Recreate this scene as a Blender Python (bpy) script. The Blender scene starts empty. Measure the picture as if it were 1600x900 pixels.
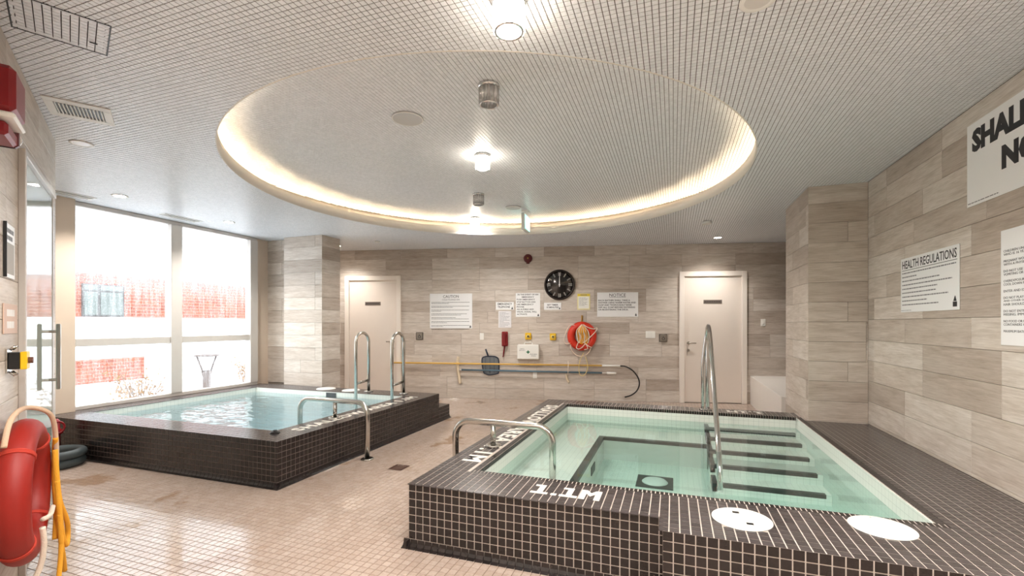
import bpy, math, random
import numpy as np
from mathutils import Matrix, Vector
random.seed(7); rng = np.random.default_rng(7)
S = bpy.context.scene; COL = S.collection
R = math.radians; PI = math.pi

# ---------------------------------------------------------------- camera, world, exposure
CAM_H = 1.4; FPX = 715.0; YAW = math.atan(252/715)
cd = bpy.data.cameras.new('camera'); cam = bpy.data.objects.new('camera', cd); COL.objects.link(cam)
cam.location = (0, 0, CAM_H); cam.rotation_euler = (R(90), 0, YAW)
cd.sensor_width = 36; cd.lens = 36*FPX/1600; cd.shift_y = (506-450)/1600; cd.clip_start = 0.02
S.camera = cam
S.view_settings.view_transform = 'Standard'; S.view_settings.look = 'None'
S.view_settings.gamma = 1.0; S.view_settings.use_curve_mapping = False
S.view_settings.exposure = 1.42
S.cycles.use_denoising = True
S.cycles.max_bounces = 10; S.cycles.diffuse_bounces = 6; S.cycles.glossy_bounces = 4
S.cycles.transparent_max_bounces = 16; S.cycles.transmission_bounces = 6
S.cycles.sample_clamp_indirect = 6.0
w = bpy.data.worlds.new('world'); S.world = w; w.use_nodes = True
bg = w.node_tree.nodes['Background']; bg.inputs[0].default_value = (0.88, 0.95, 1.0, 1); bg.inputs[1].default_value = 1.9

# key sizes of the place (metres; x right, y towards the back wall, camera above the origin)
C = 2.82            # ceiling height
HD = 0.40           # raised deck height of both pools
XR = 1.84           # right wall
XW = -6.55          # window wall
TH = math.atan(0.225); PB = Vector((0, 8.66, 0))          # back wall: passes PB, turned by TH
AL = math.atan2(-0.9, 1.46); UL = Vector((math.cos(AL), math.sin(AL), 0)); PL = Vector((-4.7, 2.28, 0))   # slanted wall beside the camera
NL = Vector((-UL.y, UL.x, 0))
OC = (-1.8, 4.5); OR = 2.46; CU = C+0.24                     # round ceiling recess

# ---------------------------------------------------------------- helpers
def tag(o, label=None, cat=None, group=None, kind=None):
    if label: o['label'] = label
    if cat: o['category'] = cat
    if group: o['group'] = group
    if kind: o['kind'] = kind
    return o
def link(name, data, parent=None, loc=None, rot=None):
    o = bpy.data.objects.new(name, data); COL.objects.link(o)
    if parent is not None: o.parent = parent
    if loc is not None: o.location = loc
    if rot is not None: o.rotation_euler = rot
    return o
def thing(name, label, cat, loc=(0,0,0), rz=0, group=None):
    o = link(name, None, None, loc, (0,0,rz)); o.empty_display_size = 0.05
    return tag(o, label, cat, group)
class MB:
    def __init__(s): s.v = []; s.f = []; s.sm = []
    def add(s, vs, fs, smooth=False, M=None):
        b = len(s.v)
        s.v += [tuple(M @ Vector(p)) if M is not None else tuple(p) for p in vs]
        s.f += [tuple(b+i for i in f) for f in fs]; s.sm += [smooth]*len(fs); return s
    def box(s, x0, x1, y0, y1, z0, z1, M=None, bev=0):
        if bev <= 0:
            vs = [(x,y,z) for z in (z0,z1) for y in (y0,y1) for x in (x0,x1)]
            return s.add(vs, [(0,2,3,1),(4,5,7,6),(0,1,5,4),(2,6,7,3),(0,4,6,2),(1,3,7,5)], False, M)
        b = min(bev, (x1-x0)*.49, (y1-y0)*.49, (z1-z0)*.49); vs = []; fs = []; idx = {}
        for i, X in enumerate((x0,x1)):
            for j, Y in enumerate((y0,y1)):
                for k, Z in enumerate((z0,z1)):
                    sx, sy, sz = (1,-1)[i], (1,-1)[j], (1,-1)[k]
                    for a, p in enumerate([(X,Y+sy*b,Z+sz*b),(X+sx*b,Y,Z+sz*b),(X+sx*b,Y+sy*b,Z)]):
                        idx[i,j,k,a] = len(vs); vs.append(p)
        g = lambda i,j,k,a: idx[i,j,k,a]
        for i in (0,1):
            fs.append([g(i,0,0,0),g(i,1,0,0),g(i,1,1,0),g(i,0,1,0)])
            fs.append([g(0,i,0,1),g(1,i,0,1),g(1,i,1,1),g(0,i,1,1)])
            fs.append([g(0,0,i,2),g(1,0,i,2),g(1,1,i,2),g(0,1,i,2)])
        for i in (0,1):
            for j in (0,1):
                fs.append([g(i,j,0,0),g(i,j,1,0),g(i,j,1,1),g(i,j,0,1)])
                fs.append([g(i,0,j,0),g(i,1,j,0),g(i,1,j,2),g(i,0,j,2)])
                fs.append([g(0,i,j,1),g(1,i,j,1),g(1,i,j,2),g(0,i,j,2)])
                for k in (0,1): fs.append([g(i,j,k,0),g(i,j,k,1),g(i,j,k,2)])
        cx = Vector(((x0+x1)/2,(y0+y1)/2,(z0+z1)/2)); out = []
        for f in fs:
            p = [Vector(vs[q]) for q in f]; n = (p[1]-p[0]).cross(p[2]-p[0])
            c_ = sum(p, Vector())/len(p)
            out.append(tuple(f) if n.dot(c_-cx) > 0 else tuple(reversed(f)))
        return s.add(vs, out, False, M)
    def lathe(s, prof, n=24, M=None, smooth=True, closed=False):
        vs = []; fs = []; m = len(prof)
        for i in range(n):
            a = 2*PI*i/n
            for r, z in prof: vs.append((r*math.cos(a), r*math.sin(a), z))
        for i in range(n):
            i2 = (i+1) % n
            for j in range(m if closed else m-1):
                j2 = (j+1) % m
                fs.append((i*m+j, i2*m+j, i2*m+j2, i*m+j2))
        if not closed:
            if prof[0][0] > 1e-6: fs.append(tuple(i*m for i in reversed(range(n))))
            if prof[-1][0] > 1e-6: fs.append(tuple(i*m+m-1 for i in range(n)))
        return s.add(vs, fs, smooth, M)
    def cyl(s, r, z0, z1, n=20, M=None, smooth=False): return s.lathe([(r,z0),(r,z1)], n, M, smooth)
    def torus(s, Rr, r, n=40, m=14, M=None): return s.lathe([(Rr+r*math.cos(2*PI*k/m), r*math.sin(2*PI*k/m)) for k in range(m)], n, M, True, True)
    def tube(s, pts, r, n=12, closed=False, cap=True):
        P = [Vector(p) for p in pts]; N = len(P); rad = r if hasattr(r, '__len__') else [r]*N
        T = []
        for i in range(N):
            a = P[i-1] if (i > 0 or closed) else P[i]; b = P[(i+1) % N] if (i < N-1 or closed) else P[i]
            T.append((b-a).normalized())
        u = T[0].orthogonal().normalized(); vs = []; fs = []
        for i in range(N):
            if i: u = (u - T[i]*u.dot(T[i])).normalized()
            v = T[i].cross(u)
            for k in range(n):
                a = 2*PI*k/n; vs.append(P[i] + (u*math.cos(a)+v*math.sin(a))*rad[i])
        for i in range(N if closed else N-1):
            i2 = (i+1) % N
            for k in range(n): fs.append((i*n+k, i*n+(k+1) % n, i2*n+(k+1) % n, i2*n+k))
        if cap and not closed: fs.append(tuple(reversed(range(n)))); fs.append(tuple((N-1)*n+k for k in range(n)))
        return s.add(vs, fs, True)
    def prism(s, poly, d0, d1, M=None):      # poly in xz, extruded along y
        n = len(poly); vs = [(x,d0,z) for x,z in poly]+[(x,d1,z) for x,z in poly]
        fs = [tuple(range(n)), tuple(reversed(range(n,2*n)))]+[(i,i+n,(i+1) % n+n,(i+1) % n) for i in range(n)]
        return s.add(vs, fs, False, M)
    def mesh(s, name, mat=None):
        me = bpy.data.meshes.new(name); me.from_pydata([tuple(v) for v in s.v], [], s.f)
        me.polygons.foreach_set('use_smooth', s.sm)
        if mat: me.materials.append(mat)
        me.update(); return me
    def build(s, name, mat, parent=None, loc=None, rot=None): return link(name, s.mesh(name, mat), parent, loc, rot)
def fillet(pts, r, n=8):
    P = [Vector(p) for p in pts]; out = [P[0]]
    for i in range(1, len(P)-1):
        a, b, c_ = P[i-1], P[i], P[i+1]; d1 = (a-b).normalized(); d2 = (c_-b).normalized()
        ang = d1.angle(d2); 
        if ang > PI-.02: out.append(b); continue
        t = min(r/math.tan(ang/2), (a-b).length*.499, (c_-b).length*.499); rr = t*math.tan(ang/2)
        ctr = b+(d1+d2).normalized()*(rr/math.sin(ang/2)); p0 = b+d1*t-ctr; p1 = b+d2*t-ctr; tot = p0.angle(p1)
        for k in range(n+1):
            f = k/n; out.append(ctr+(p0*math.sin((1-f)*tot)+p1*math.sin(f*tot))/math.sin(tot))
    out.append(P[-1]); return out
def spline(pts, n=8, closed=False):
    P = [Vector(p) for p in pts]; N = len(P); out = []
    for i in range(N if closed else N-1):
        g = (lambda k: P[k % N]) if closed else (lambda k: P[max(0, min(N-1, k))])
        a, b, c_, d = g(i-1), g(i), g(i+1), g(i+2)
        for k in range(n):
            t = k/n; out.append(.5*((2*b)+(c_-a)*t+(2*a-5*b+4*c_-d)*t*t+(3*b-a-3*c_+d)*t**3))
    if not closed: out.append(P[-1])
    return out

# ---------------------------------------------------------------- materials
def new_mat(name):
    m = bpy.data.materials.new(name); m.use_nodes = True; nt = m.node_tree
    return m, nt, nt.nodes['Principled BSDF']
def srgb(r, g, b):
    f = lambda c: c/12.92 if c <= .04045 else ((c+.055)/1.055)**2.4
    return (f(r/255), f(g/255), f(b/255), 1)
def mat(name, col, rough=.5, metal=0, spec=.5, emit=None, es=0, noise=0, nscale=30, bump=0):
    m, nt, b = new_mat(name); b.inputs['Base Color'].default_value = col; b.inputs['Roughness'].default_value = rough
    b.inputs['Metallic'].default_value = metal; b.inputs['Specular IOR Level'].default_value = spec
    if emit: b.inputs['Emission Color'].default_value = emit; b.inputs['Emission Strength'].default_value = es
    if noise or bump:
        tc = nt.nodes.new('ShaderNodeTexCoord'); nz = nt.nodes.new('ShaderNodeTexNoise'); nz.inputs['Scale'].default_value = nscale
        nt.links.new(tc.outputs['Object'], nz.inputs['Vector'])
        if noise:
            mx = nt.nodes.new('ShaderNodeMix'); mx.data_type = 'RGBA'
            mx.inputs[6].default_value = tuple(c*(1-noise) for c in col[:3])+(1,); mx.inputs[7].default_value = tuple(min(1, c*(1+noise)) for c in col[:3])+(1,)
            nt.links.new(nz.outputs['Fac'], mx.inputs[0]); nt.links.new(mx.outputs[2], b.inputs['Base Color'])
        if bump:
            bp = nt.nodes.new('ShaderNodeBump'); bp.inputs['Strength'].default_value = bump; bp.inputs['Distance'].default_value = .004
            nt.links.new(nz.outputs['Fac'], bp.inputs['Height']); nt.links.new(bp.outputs['Normal'], b.inputs['Normal'])
    return m
def rand_node(nt):      # a random value for every object and for every loose piece of a mesh
    oi = nt.nodes.new('ShaderNodeObjectInfo'); ge = nt.nodes.new('ShaderNodeNewGeometry')
    a = nt.nodes.new('ShaderNodeMath'); a.operation = 'ADD'; nt.links.new(oi.outputs['Random'], a.inputs[0]); nt.links.new(ge.outputs['Random Per Island'], a.inputs[1])
    f = nt.nodes.new('ShaderNodeMath'); f.operation = 'FRACT'; nt.links.new(a.outputs[0], f.inputs[0]); return f.outputs[0]
def ramp(nt, fac, stops):
    r = nt.nodes.new('ShaderNodeValToRGB'); e = r.color_ramp.elements
    e[0].position, e[0].color = stops[0]; e[1].position, e[1].color = stops[-1]
    for p, c in stops[1:-1]: x = e.new(p); x.color = c
    nt.links.new(fac, r.inputs[0]); return r.outputs[0]
def mixc(nt, fac, a, b, mode='MIX'):
    m = nt.nodes.new('ShaderNodeMix'); m.data_type = 'RGBA'; m.blend_type = mode
    for s_, v in ((0, fac), (6, a), (7, b)):
        if hasattr(v, 'is_linked') or hasattr(v, 'links'): nt.links.new(v, m.inputs[s_])
        else: m.inputs[s_].default_value = v
    return m.outputs[2]
def noise_tex(nt, vec, scale, detail=3, rough=.5):
    n = nt.nodes.new('ShaderNodeTexNoise'); n.inputs['Scale'].default_value = scale; n.inputs['Detail'].default_value = detail; n.inputs['Roughness'].default_value = rough
    nt.links.new(vec, n.inputs['Vector']); return n.outputs['Fac']
def mapped(nt, out, scale=(1,1,1), loc=None):
    mp = nt.nodes.new('ShaderNodeMapping'); mp.inputs['Scale'].default_value = scale; nt.links.new(out, mp.inputs['Vector'])
    if loc is not None: nt.links.new(loc, mp.inputs['Location'])
    return mp.outputs[0]
def position(nt): return nt.nodes.new('ShaderNodeNewGeometry').outputs['Position']
def tile_mat(name, lo, hi, rough, stain=None, spec=.5, wet=False):
    m, nt, b = new_mat(name); r = rand_node(nt); col = mixc(nt, r, lo, hi); P = position(nt)
    fine = noise_tex(nt, P, 60, 3); col = mixc(nt, .35, col, ramp(nt, fine, [(.3, tuple(.75*c for c in lo[:3])+(1,)), (.7, hi)]))
    b.inputs['Roughness'].default_value = rough; b.inputs['Specular IOR Level'].default_value = spec
    if stain:
        s_ = ramp(nt, noise_tex(nt, P, 1.7, 5, .6), [(.60, (0,0,0,1)), (.66, (1,1,1,1))]); col = mixc(nt, s_, col, stain)
    if wet:      # damp patches: darker and shinier
        w1 = ramp(nt, noise_tex(nt, mapped(nt, P, (1, 1.6, 1)), 2.3, 6, .7), [(.52, (0,0,0,1)), (.56, (1,1,1,1))])
        rg = nt.nodes.new('ShaderNodeMapRange'); rg.inputs[3].default_value = rough; rg.inputs[4].default_value = .03
        nt.links.new(w1, rg.inputs[0]); nt.links.new(rg.outputs[0], b.inputs['Roughness'])
    nt.links.new(col, b.inputs['Base Color']); return m
def plank_mat():
    m, nt, b = new_mat('wood_grain_porcelain'); r = rand_node(nt)
    tc = nt.nodes.new('ShaderNodeTexCoord')
    cb = nt.nodes.new('ShaderNodeCombineXYZ'); mu = nt.nodes.new('ShaderNodeMath'); mu.operation = 'MULTIPLY'; mu.inputs[1].default_value = 57
    nt.links.new(r, mu.inputs[0]); nt.links.new(mu.outputs[0], cb.inputs[0]); nt.links.new(mu.outputs[0], cb.inputs[2])
    v = mapped(nt, tc.outputs['Object'], (1, 1, 7), cb.outputs[0])
    g1 = noise_tex(nt, v, 2.2, 5, .65); v2 = mapped(nt, tc.outputs['Object'], (2, 2, 34), cb.outputs[0]); g2 = noise_tex(nt, v2, 3, 4, .6)
    base = ramp(nt, g1, [(.25, srgb(164,150,137)), (.43, srgb(199,189,178)), (.56, srgb(218,211,203)), (.75, srgb(231,226,220))])
    base = mixc(nt, .45, base, ramp(nt, g2, [(.3, srgb(168,155,143)), (.7, srgb(230,225,219))]))
    tone = ramp(nt, r, [(0, (.70,.645,.60,1)), (.45, (.93,.89,.855,1)), (1, (1.0,.985,.97,1))])
    col = mixc(nt, 1.0, base, tone, 'MULTIPLY'); nt.links.new(col, b.inputs['Base Color'])
    b.inputs['Roughness'].default_value = .42; b.inputs['Specular IOR Level'].default_value = .4
    bp = nt.nodes.new('ShaderNodeBump'); bp.inputs['Strength'].default_value = .12; bp.inputs['Distance'].default_value = .002
    nt.links.new(g2, bp.inputs['Height']); nt.links.new(bp.outputs['Normal'], b.inputs['Normal']); return m
def grid_mat(name, tile, grout, pitch, off=(.013,.013,.013), lw=.06, rough=.3):
    m, nt, b = new_mat(name); P = position(nt); sx = nt.nodes.new('ShaderNodeSeparateXYZ'); nt.links.new(P, sx.inputs[0]); last = None
    for k in range(3):
        a = nt.nodes.new('ShaderNodeMath'); a.operation = 'MULTIPLY_ADD'; a.inputs[1].default_value = 1/pitch; a.inputs[2].default_value = off[k]/pitch
        nt.links.new(sx.outputs[k], a.inputs[0])
        f = nt.nodes.new('ShaderNodeMath'); f.operation = 'FRACT'; nt.links.new(a.outputs[0], f.inputs[0])
        l = nt.nodes.new('ShaderNodeMath'); l.operation = 'LESS_THAN'; l.inputs[1].default_value = lw; nt.links.new(f.outputs[0], l.inputs[0])
        if last is None: last = l.outputs[0]
        else:
            mx = nt.nodes.new('ShaderNodeMath'); mx.operation = 'MAXIMUM'; nt.links.new(last, mx.inputs[0]); nt.links.new(l.outputs[0], mx.inputs[1]); last = mx.outputs[0]
    nt.links.new(mixc(nt, last, tile, grout), b.inputs['Base Color']); b.inputs['Roughness'].default_value = rough; return m
def water_mat(name, tint, ripple, scale, dens, vcol, fres=1.33):
    m, nt, b = new_mat(name); nt.nodes.remove(b); out = nt.nodes['Material Output']
    tr = nt.nodes.new('ShaderNodeBsdfTransparent'); tr.inputs[0].default_value = tint
    gl = nt.nodes.new('ShaderNodeBsdfGlossy'); gl.inputs['Roughness'].default_value = .03
    fr = nt.nodes.new('ShaderNodeFresnel'); mx = nt.nodes.new('ShaderNodeMixShader')
    ge = nt.nodes.new('ShaderNodeNewGeometry'); ir = nt.nodes.new('ShaderNodeMapRange'); ir.inputs[3].default_value = fres; ir.inputs[4].default_value = 1/fres     # same reflectance from both sides
    nt.links.new(ge.outputs['Backfacing'], ir.inputs[0]); nt.links.new(ir.outputs[0], fr.inputs['IOR'])
    P = position(nt); bp = nt.nodes.new('ShaderNodeBump'); bp.inputs['Strength'].default_value = ripple; bp.inputs['Distance'].default_value = .02
    nt.links.new(noise_tex(nt, mapped(nt, P, (1, 2.0, 1)), scale, 2, .45), bp.inputs['Height'])
    nt.links.new(bp.outputs['Normal'], gl.inputs['Normal']); nt.links.new(bp.outputs['Normal'], fr.inputs['Normal'])
    nt.links.new(fr.outputs[0], mx.inputs[0]); nt.links.new(tr.outputs[0], mx.inputs[1]); nt.links.new(gl.outputs[0], mx.inputs[2]); nt.links.new(mx.outputs[0], out.inputs[0])
    va = nt.nodes.new('ShaderNodeVolumeAbsorption'); va.inputs['Color'].default_value = vcol; va.inputs['Density'].default_value = dens
    nt.links.new(va.outputs[0], out.inputs['Volume']); return m
def pane_mat():      # window glass with condensation running down it
    m, nt, b = new_mat('misted_window_glass'); nt.nodes.remove(b); out = nt.nodes['Material Output']; P = position(nt)
    tr = nt.nodes.new('ShaderNodeBsdfTransparent'); gl = nt.nodes.new('ShaderNodeBsdfGlossy'); gl.inputs['Roughness'].default_value = .02
    fr = nt.nodes.new('ShaderNodeFresnel'); fr.inputs[0].default_value = 1.3; m1 = nt.nodes.new('ShaderNodeMixShader')
    nt.links.new(fr.outputs[0], m1.inputs[0]); nt.links.new(tr.outputs[0], m1.inputs[1]); nt.links.new(gl.outputs[0], m1.inputs[2])
    tl = nt.nodes.new('ShaderNodeBsdfTranslucent'); tl.inputs[0].default_value = (.95,.96,.97,1)
    sx = nt.nodes.new('ShaderNodeSeparateXYZ'); nt.links.new(P, sx.inputs[0])
    hi = nt.nodes.new('ShaderNodeMapRange'); hi.inputs[1].default_value = 1.7; hi.inputs[2].default_value = 2.5; hi.inputs[3].default_value = .03; hi.inputs[4].default_value = .5
    nt.links.new(sx.outputs[2], hi.inputs[0])
    st = noise_tex(nt, mapped(nt, P, (1, 11, 1.1)), 2.2, 5, .7); dr = noise_tex(nt, P, 60, 2)
    ad = nt.nodes.new('ShaderNodeMath'); ad.operation = 'MULTIPLY_ADD'; nt.links.new(ramp(nt, st, [(.4,(0,0,0,1)),(.62,(1,1,1,1))]), ad.inputs[0]); ad.inputs[1].default_value = .14; nt.links.new(hi.outputs[0], ad.inputs[2])
    a2 = nt.nodes.new('ShaderNodeMath'); a2.operation = 'MULTIPLY_ADD'; nt.links.new(ramp(nt, dr, [(.55,(0,0,0,1)),(.62,(1,1,1,1))]), a2.inputs[0]); a2.inputs[1].default_value = .12; nt.links.new(ad.outputs[0], a2.inputs[2])
    cl = nt.nodes.new('ShaderNodeClamp'); nt.links.new(a2.outputs[0], cl.inputs[0]); cl.inputs[2].default_value = .85
    m2 = nt.nodes.new('ShaderNodeMixShader'); nt.links.new(cl.outputs[0], m2.inputs[0]); nt.links.new(m1.outputs[0], m2.inputs[1]); nt.links.new(tl.outputs[0], m2.inputs[2])
    nt.links.new(m2.outputs[0], out.inputs[0]); return m
def brick_mat():
    m, nt, b = new_mat('red_brick'); tc = nt.nodes.new('ShaderNodeTexCoord'); br = nt.nodes.new('ShaderNodeTexBrick')
    v = nt.nodes.new('ShaderNodeSeparateXYZ'); cb = nt.nodes.new('ShaderNodeCombineXYZ'); nt.links.new(tc.outputs['Object'], v.inputs[0])
    nt.links.new(v.outputs[1], cb.inputs[0]); nt.links.new(v.outputs[2], cb.inputs[1]); nt.links.new(cb.outputs[0], br.inputs['Vector'])
    br.inputs['Color1'].default_value = srgb(150,74,44); br.inputs['Color2'].default_value = srgb(124,56,34); br.inputs['Mortar'].default_value = srgb(160,112,92)
    br.inputs['Scale'].default_value = 1; br.inputs['Brick Width'].default_value = .22; br.inputs['Row Height'].default_value = .075; br.inputs['Mortar Size'].default_value = .008
    nt.links.new(br.outputs['Color'], b.inputs['Base Color']); b.inputs['Roughness'].default_value = .9; return m

M_PLANK = plank_mat()
M_JOINT = mat('plank_joint_grout', srgb(120,110,100), .9)
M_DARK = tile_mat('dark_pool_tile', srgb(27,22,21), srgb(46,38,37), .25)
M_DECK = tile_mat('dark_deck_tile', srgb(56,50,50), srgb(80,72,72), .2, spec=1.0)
M_DGROUT = mat('pale_grout', srgb(190,178,168), .9, noise=.2)
M_DGROUT2 = mat('deck_grout', srgb(140,128,122), .9, noise=.25, nscale=4)
M_FLOOR = tile_mat('beige_floor_tile', srgb(180,159,145), srgb(197,178,165), .15, stain=srgb(158,130,108), spec=1.0, wet=True)
M_FGROUT = mat('floor_grout', srgb(118,96,82), .8, noise=.15)
M_CEIL = tile_mat('white_mosaic_ceiling_tile', srgb(224,227,232), srgb(238,240,245), .35)
M_CGROUT = mat('ceiling_grout', srgb(112,108,107), .9)
M_BASIN = grid_mat('pale_basin_tile', srgb(224,228,222), srgb(190,196,190), .05, (.02,.02,.02), .05, .3)
M_WHITE = mat('white_paint', srgb(232,230,226), .5)
M_PLASTIC = mat('white_plastic', srgb(238,236,230), .35)
M_DOOR = mat('beige_door_paint', srgb(228,216,205), .45, noise=.02, nscale=6)
M_FRAMEP = mat('door_frame_paint', srgb(236,226,216), .4)
M_STEEL = mat('brushed_stainless_steel', srgb(205,202,196), .2, 1)
M_CHROME = mat('chrome', srgb(215,215,215), .08, 1)
M_ALU = mat('grey_window_frame', srgb(200,194,188), .35, .2)
M_BLACK = mat('black_plastic', srgb(24,23,23), .4)
M_INK = mat('black_ink', srgb(38,38,42), .6)
M_GINK = mat('grey_ink', srgb(120,120,124), .6)
M_SIGN = mat('white_sign_board', srgb(238,238,238), .35)
M_RED = mat('red_alarm_plastic', srgb(132,16,24), .35)
M_DRED = mat('dark_red_enamel', srgb(92,20,24), .35)
M_BUOY = mat('orange_red_buoy', srgb(206,46,18), .45, noise=.08, nscale=12)
M_BUOY2 = mat('shaded_red_buoy', srgb(150,26,14), .5, noise=.12, nscale=8)  # red darkened: the near buoy's lack of light is put into the colour
M_ROPEW = mat('cream_rope', srgb(232,216,198), .9, bump=.6, nscale=160)
M_ROPEY = mat('yellow_rope', srgb(236,166,46), .85, bump=.6, nscale=160)
M_YELLOW = mat('yellow_plastic', srgb(232,186,20), .4)
M_PALEY = mat('pale_yellow_plastic', srgb(222,196,110), .4)
M_POLEY = mat('yellow_pole_paint', srgb(226,182,92), .4)
M_POLEB = mat('blue_grey_pole', srgb(96,122,138), .35, .4)
M_BRASS = mat('brass', srgb(176,138,70), .3, .9)
M_WOODB = mat('pale_wood', srgb(226,208,180), .6)
M_LIT = mat('lamp_glow', (1,1,1,1), .5, emit=(1,.90,.76,1), es=10)
M_LED = mat('warm_led', (1,1,1,1), .5, emit=(1,.79,.52,1), es=15)
M_POT = mat('downlight_glow', (1,1,1,1), .5, emit=(1,.90,.76,1), es=16)
M_OFFGLASS = mat('unlit_bulb', srgb(215,212,208), .2)
M_CRYSTAL = mat('cut_crystal', srgb(235,235,235), .05, 0, .8); 
_b = M_CRYSTAL.node_tree.nodes['Principled BSDF']; _b.inputs['Transmission Weight'].default_value = .75; _b.inputs['IOR'].default_value = 1.35
M_RING = mat('recess_edge_paint', srgb(226,220,212), .5)
M_GREYG = mat('speaker_grille', srgb(196,194,194), .6)
M_WALLP = mat('plain_render_paint', srgb(216,208,200), .6)

# ---------------------------------------------------------------- tile and plank builders
def cells(u0, u1, v0, v1, p, ou=0., ov=0., gap=.004, pv=None):
    pv = pv or p
    def axis(a0, a1, p, o):
        k = np.arange(math.floor((a0-o)/p), math.ceil((a1-o)/p)); s = np.maximum(o+k*p, a0); e = np.minimum(o+(k+1)*p, a1)
        ok = (e-s) > gap*2.2; return (s+e)[ok]/2, ((e-s)[ok]-gap)/2
    uc, hu = axis(u0, u1, p, ou); vc, hv = axis(v0, v1, pv, ov)
    U, V = np.meshgrid(uc, vc); HU, HV = np.meshgrid(hu, hv)
    return np.stack([U.ravel(), V.ravel(), HU.ravel(), HV.ravel()], 1)
class Field:         # one flat field of tiles: local u,v on a plane, n outwards
    def __init__(s, origin, u, v, cell): s.o = np.array(origin, float); s.u = np.array(u, float); s.v = np.array(v, float); s.n = np.cross(s.u, s.v); s.c = cell
    def centers(s): return s.o + s.c[:, :1]*s.u + s.c[:, 1:2]*s.v
def tiles_mesh(name, fields, matr, th=.004, ch=.0025, rim=None):
    V = []; 
    for f in fields:
        if len(f.c) == 0: continue
        ce = f.centers()
        hu, hv = f.c[:, 2:3], f.c[:, 3:4]
        for z, k in ((-.002, 0), (th, ch)):
            for su, sv in ((-1,-1),(1,-1),(1,1),(-1,1)):
                V.append(ce + su*(hu-k)*f.u + sv*(hv-k)*f.v + z*f.n)
        V[-8:] = [np.stack(V[-8:], 1)]
    V = np.concatenate(V, 0); n = len(V); V = V.reshape(-1, 3)
    if rim:          # tiles cut along a circle
        d = V[:, :2]-np.array(rim[:2]); r_ = np.hypot(d[:,0], d[:,1]); k = r_ < rim[2]; V[k, :2] = np.array(rim[:2])+d[k]/r_[k][:, None]*rim[2]
    q = np.array([(4,5,6,7),(0,1,5,4),(1,2,6,5),(2,3,7,6),(3,0,4,7)])
    F = (np.arange(n)[:, None, None]*8 + q[None]).reshape(-1)
    me = bpy.data.meshes.new(name); me.vertices.add(len(V)); me.vertices.foreach_set('co', V.astype(np.float32).ravel())
    me.loops.add(len(F)); me.loops.foreach_set('vertex_index', F.astype(np.int32)); me.polygons.add(n*5)
    me.polygons.foreach_set('loop_start', np.arange(0, n*20, 4, dtype=np.int32)); me.polygons.foreach_set('loop_total', np.full(n*5, 4, dtype=np.int32))
    me.polygons.foreach_set('use_smooth', np.zeros(n*5, dtype=bool)); me.materials.append(matr); me.update(calc_edges=True); me.validate(); return me
def view_area(f):    # how large a tile shows, to decide which ones become parts of their own
    c_, s_ = math.cos(YAW), math.sin(YAW); ce = f.centers(); hu, hv = f.c[:, 2:3], f.c[:, 3:4]; P = []
    for su, sv in ((-1,-1),(1,-1),(1,1),(-1,1)):
        p = ce + su*hu*f.u + sv*hv*f.v; xc = p[:,0]*c_+p[:,1]*s_; z = -p[:,0]*s_+p[:,1]*c_; z = np.where(z < .1, 1e6, z)
        P.append(np.stack([800+FPX*xc/z, 506-FPX*(p[:,2]-CAM_H)/z], 1))
    P = np.stack(P, 1); x, y = P[:,:,0], P[:,:,1]; A = .5*np.abs(sum(x[:,i]*y[:,(i+1)%4]-x[:,(i+1)%4]*y[:,i] for i in range(4)))
    m = P.mean(1); ins = (m[:,0] > 2) & (m[:,0] < 1598) & (m[:,1] > 2) & (m[:,1] < 898)
    facing = ((np.array([0,0,CAM_H])-ce) @ f.n) > 0
    return np.where(ins & facing, A, 0)
def lay_tiles(parent, fields, matr, n_parts=300, part='tile', field='tile_field', th=.004, vis=None, mats=None, ch=.0025, rim=None):
    if n_parts:
        areas = [view_area(f) for f in fields]
        if vis is not None: areas = [a*vis(f.centers()) for a, f in zip(areas, fields)]
        full = max(f.c[:,2].max() for f in fields)
        areas = [np.where((f.c[:,2] > full-1e-5) & (f.c[:,3] > full-1e-5), a, 0) for a, f in zip(areas, fields)]
        alla = np.concatenate(areas); cut = np.sort(alla)[::-1][min(n_parts, len(alla)-1)]
        me = {}
        for k, (f, a) in enumerate(zip(fields, areas)):
            mt = mats[k] if mats else matr
            if mt.name not in me: me[mt.name] = tiles_mesh(part, [Field((0,0,0),(1,0,0),(0,1,0), np.array([[0,0,full,full]]))], mt, th, ch)
            pick = (a > cut) & (a > 0); M = Matrix((f.u, f.v, f.n)).transposed().to_euler()
            for p in f.centers()[pick]: link(part, me[mt.name], parent, tuple(p), M)
            f.c = f.c[~pick]
    groups = {}
    for k, f in enumerate(fields):
        mt = mats[k] if mats else matr; groups.setdefault(mt.name, (mt, []))[1].append(f)
    for mt, fs in groups.values():
        o = link(field, tiles_mesh(field, fs, mt, th, ch, rim), parent); tag(o, kind='stuff')
PROW, PLEN, PT = .203, .914, .008
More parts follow.
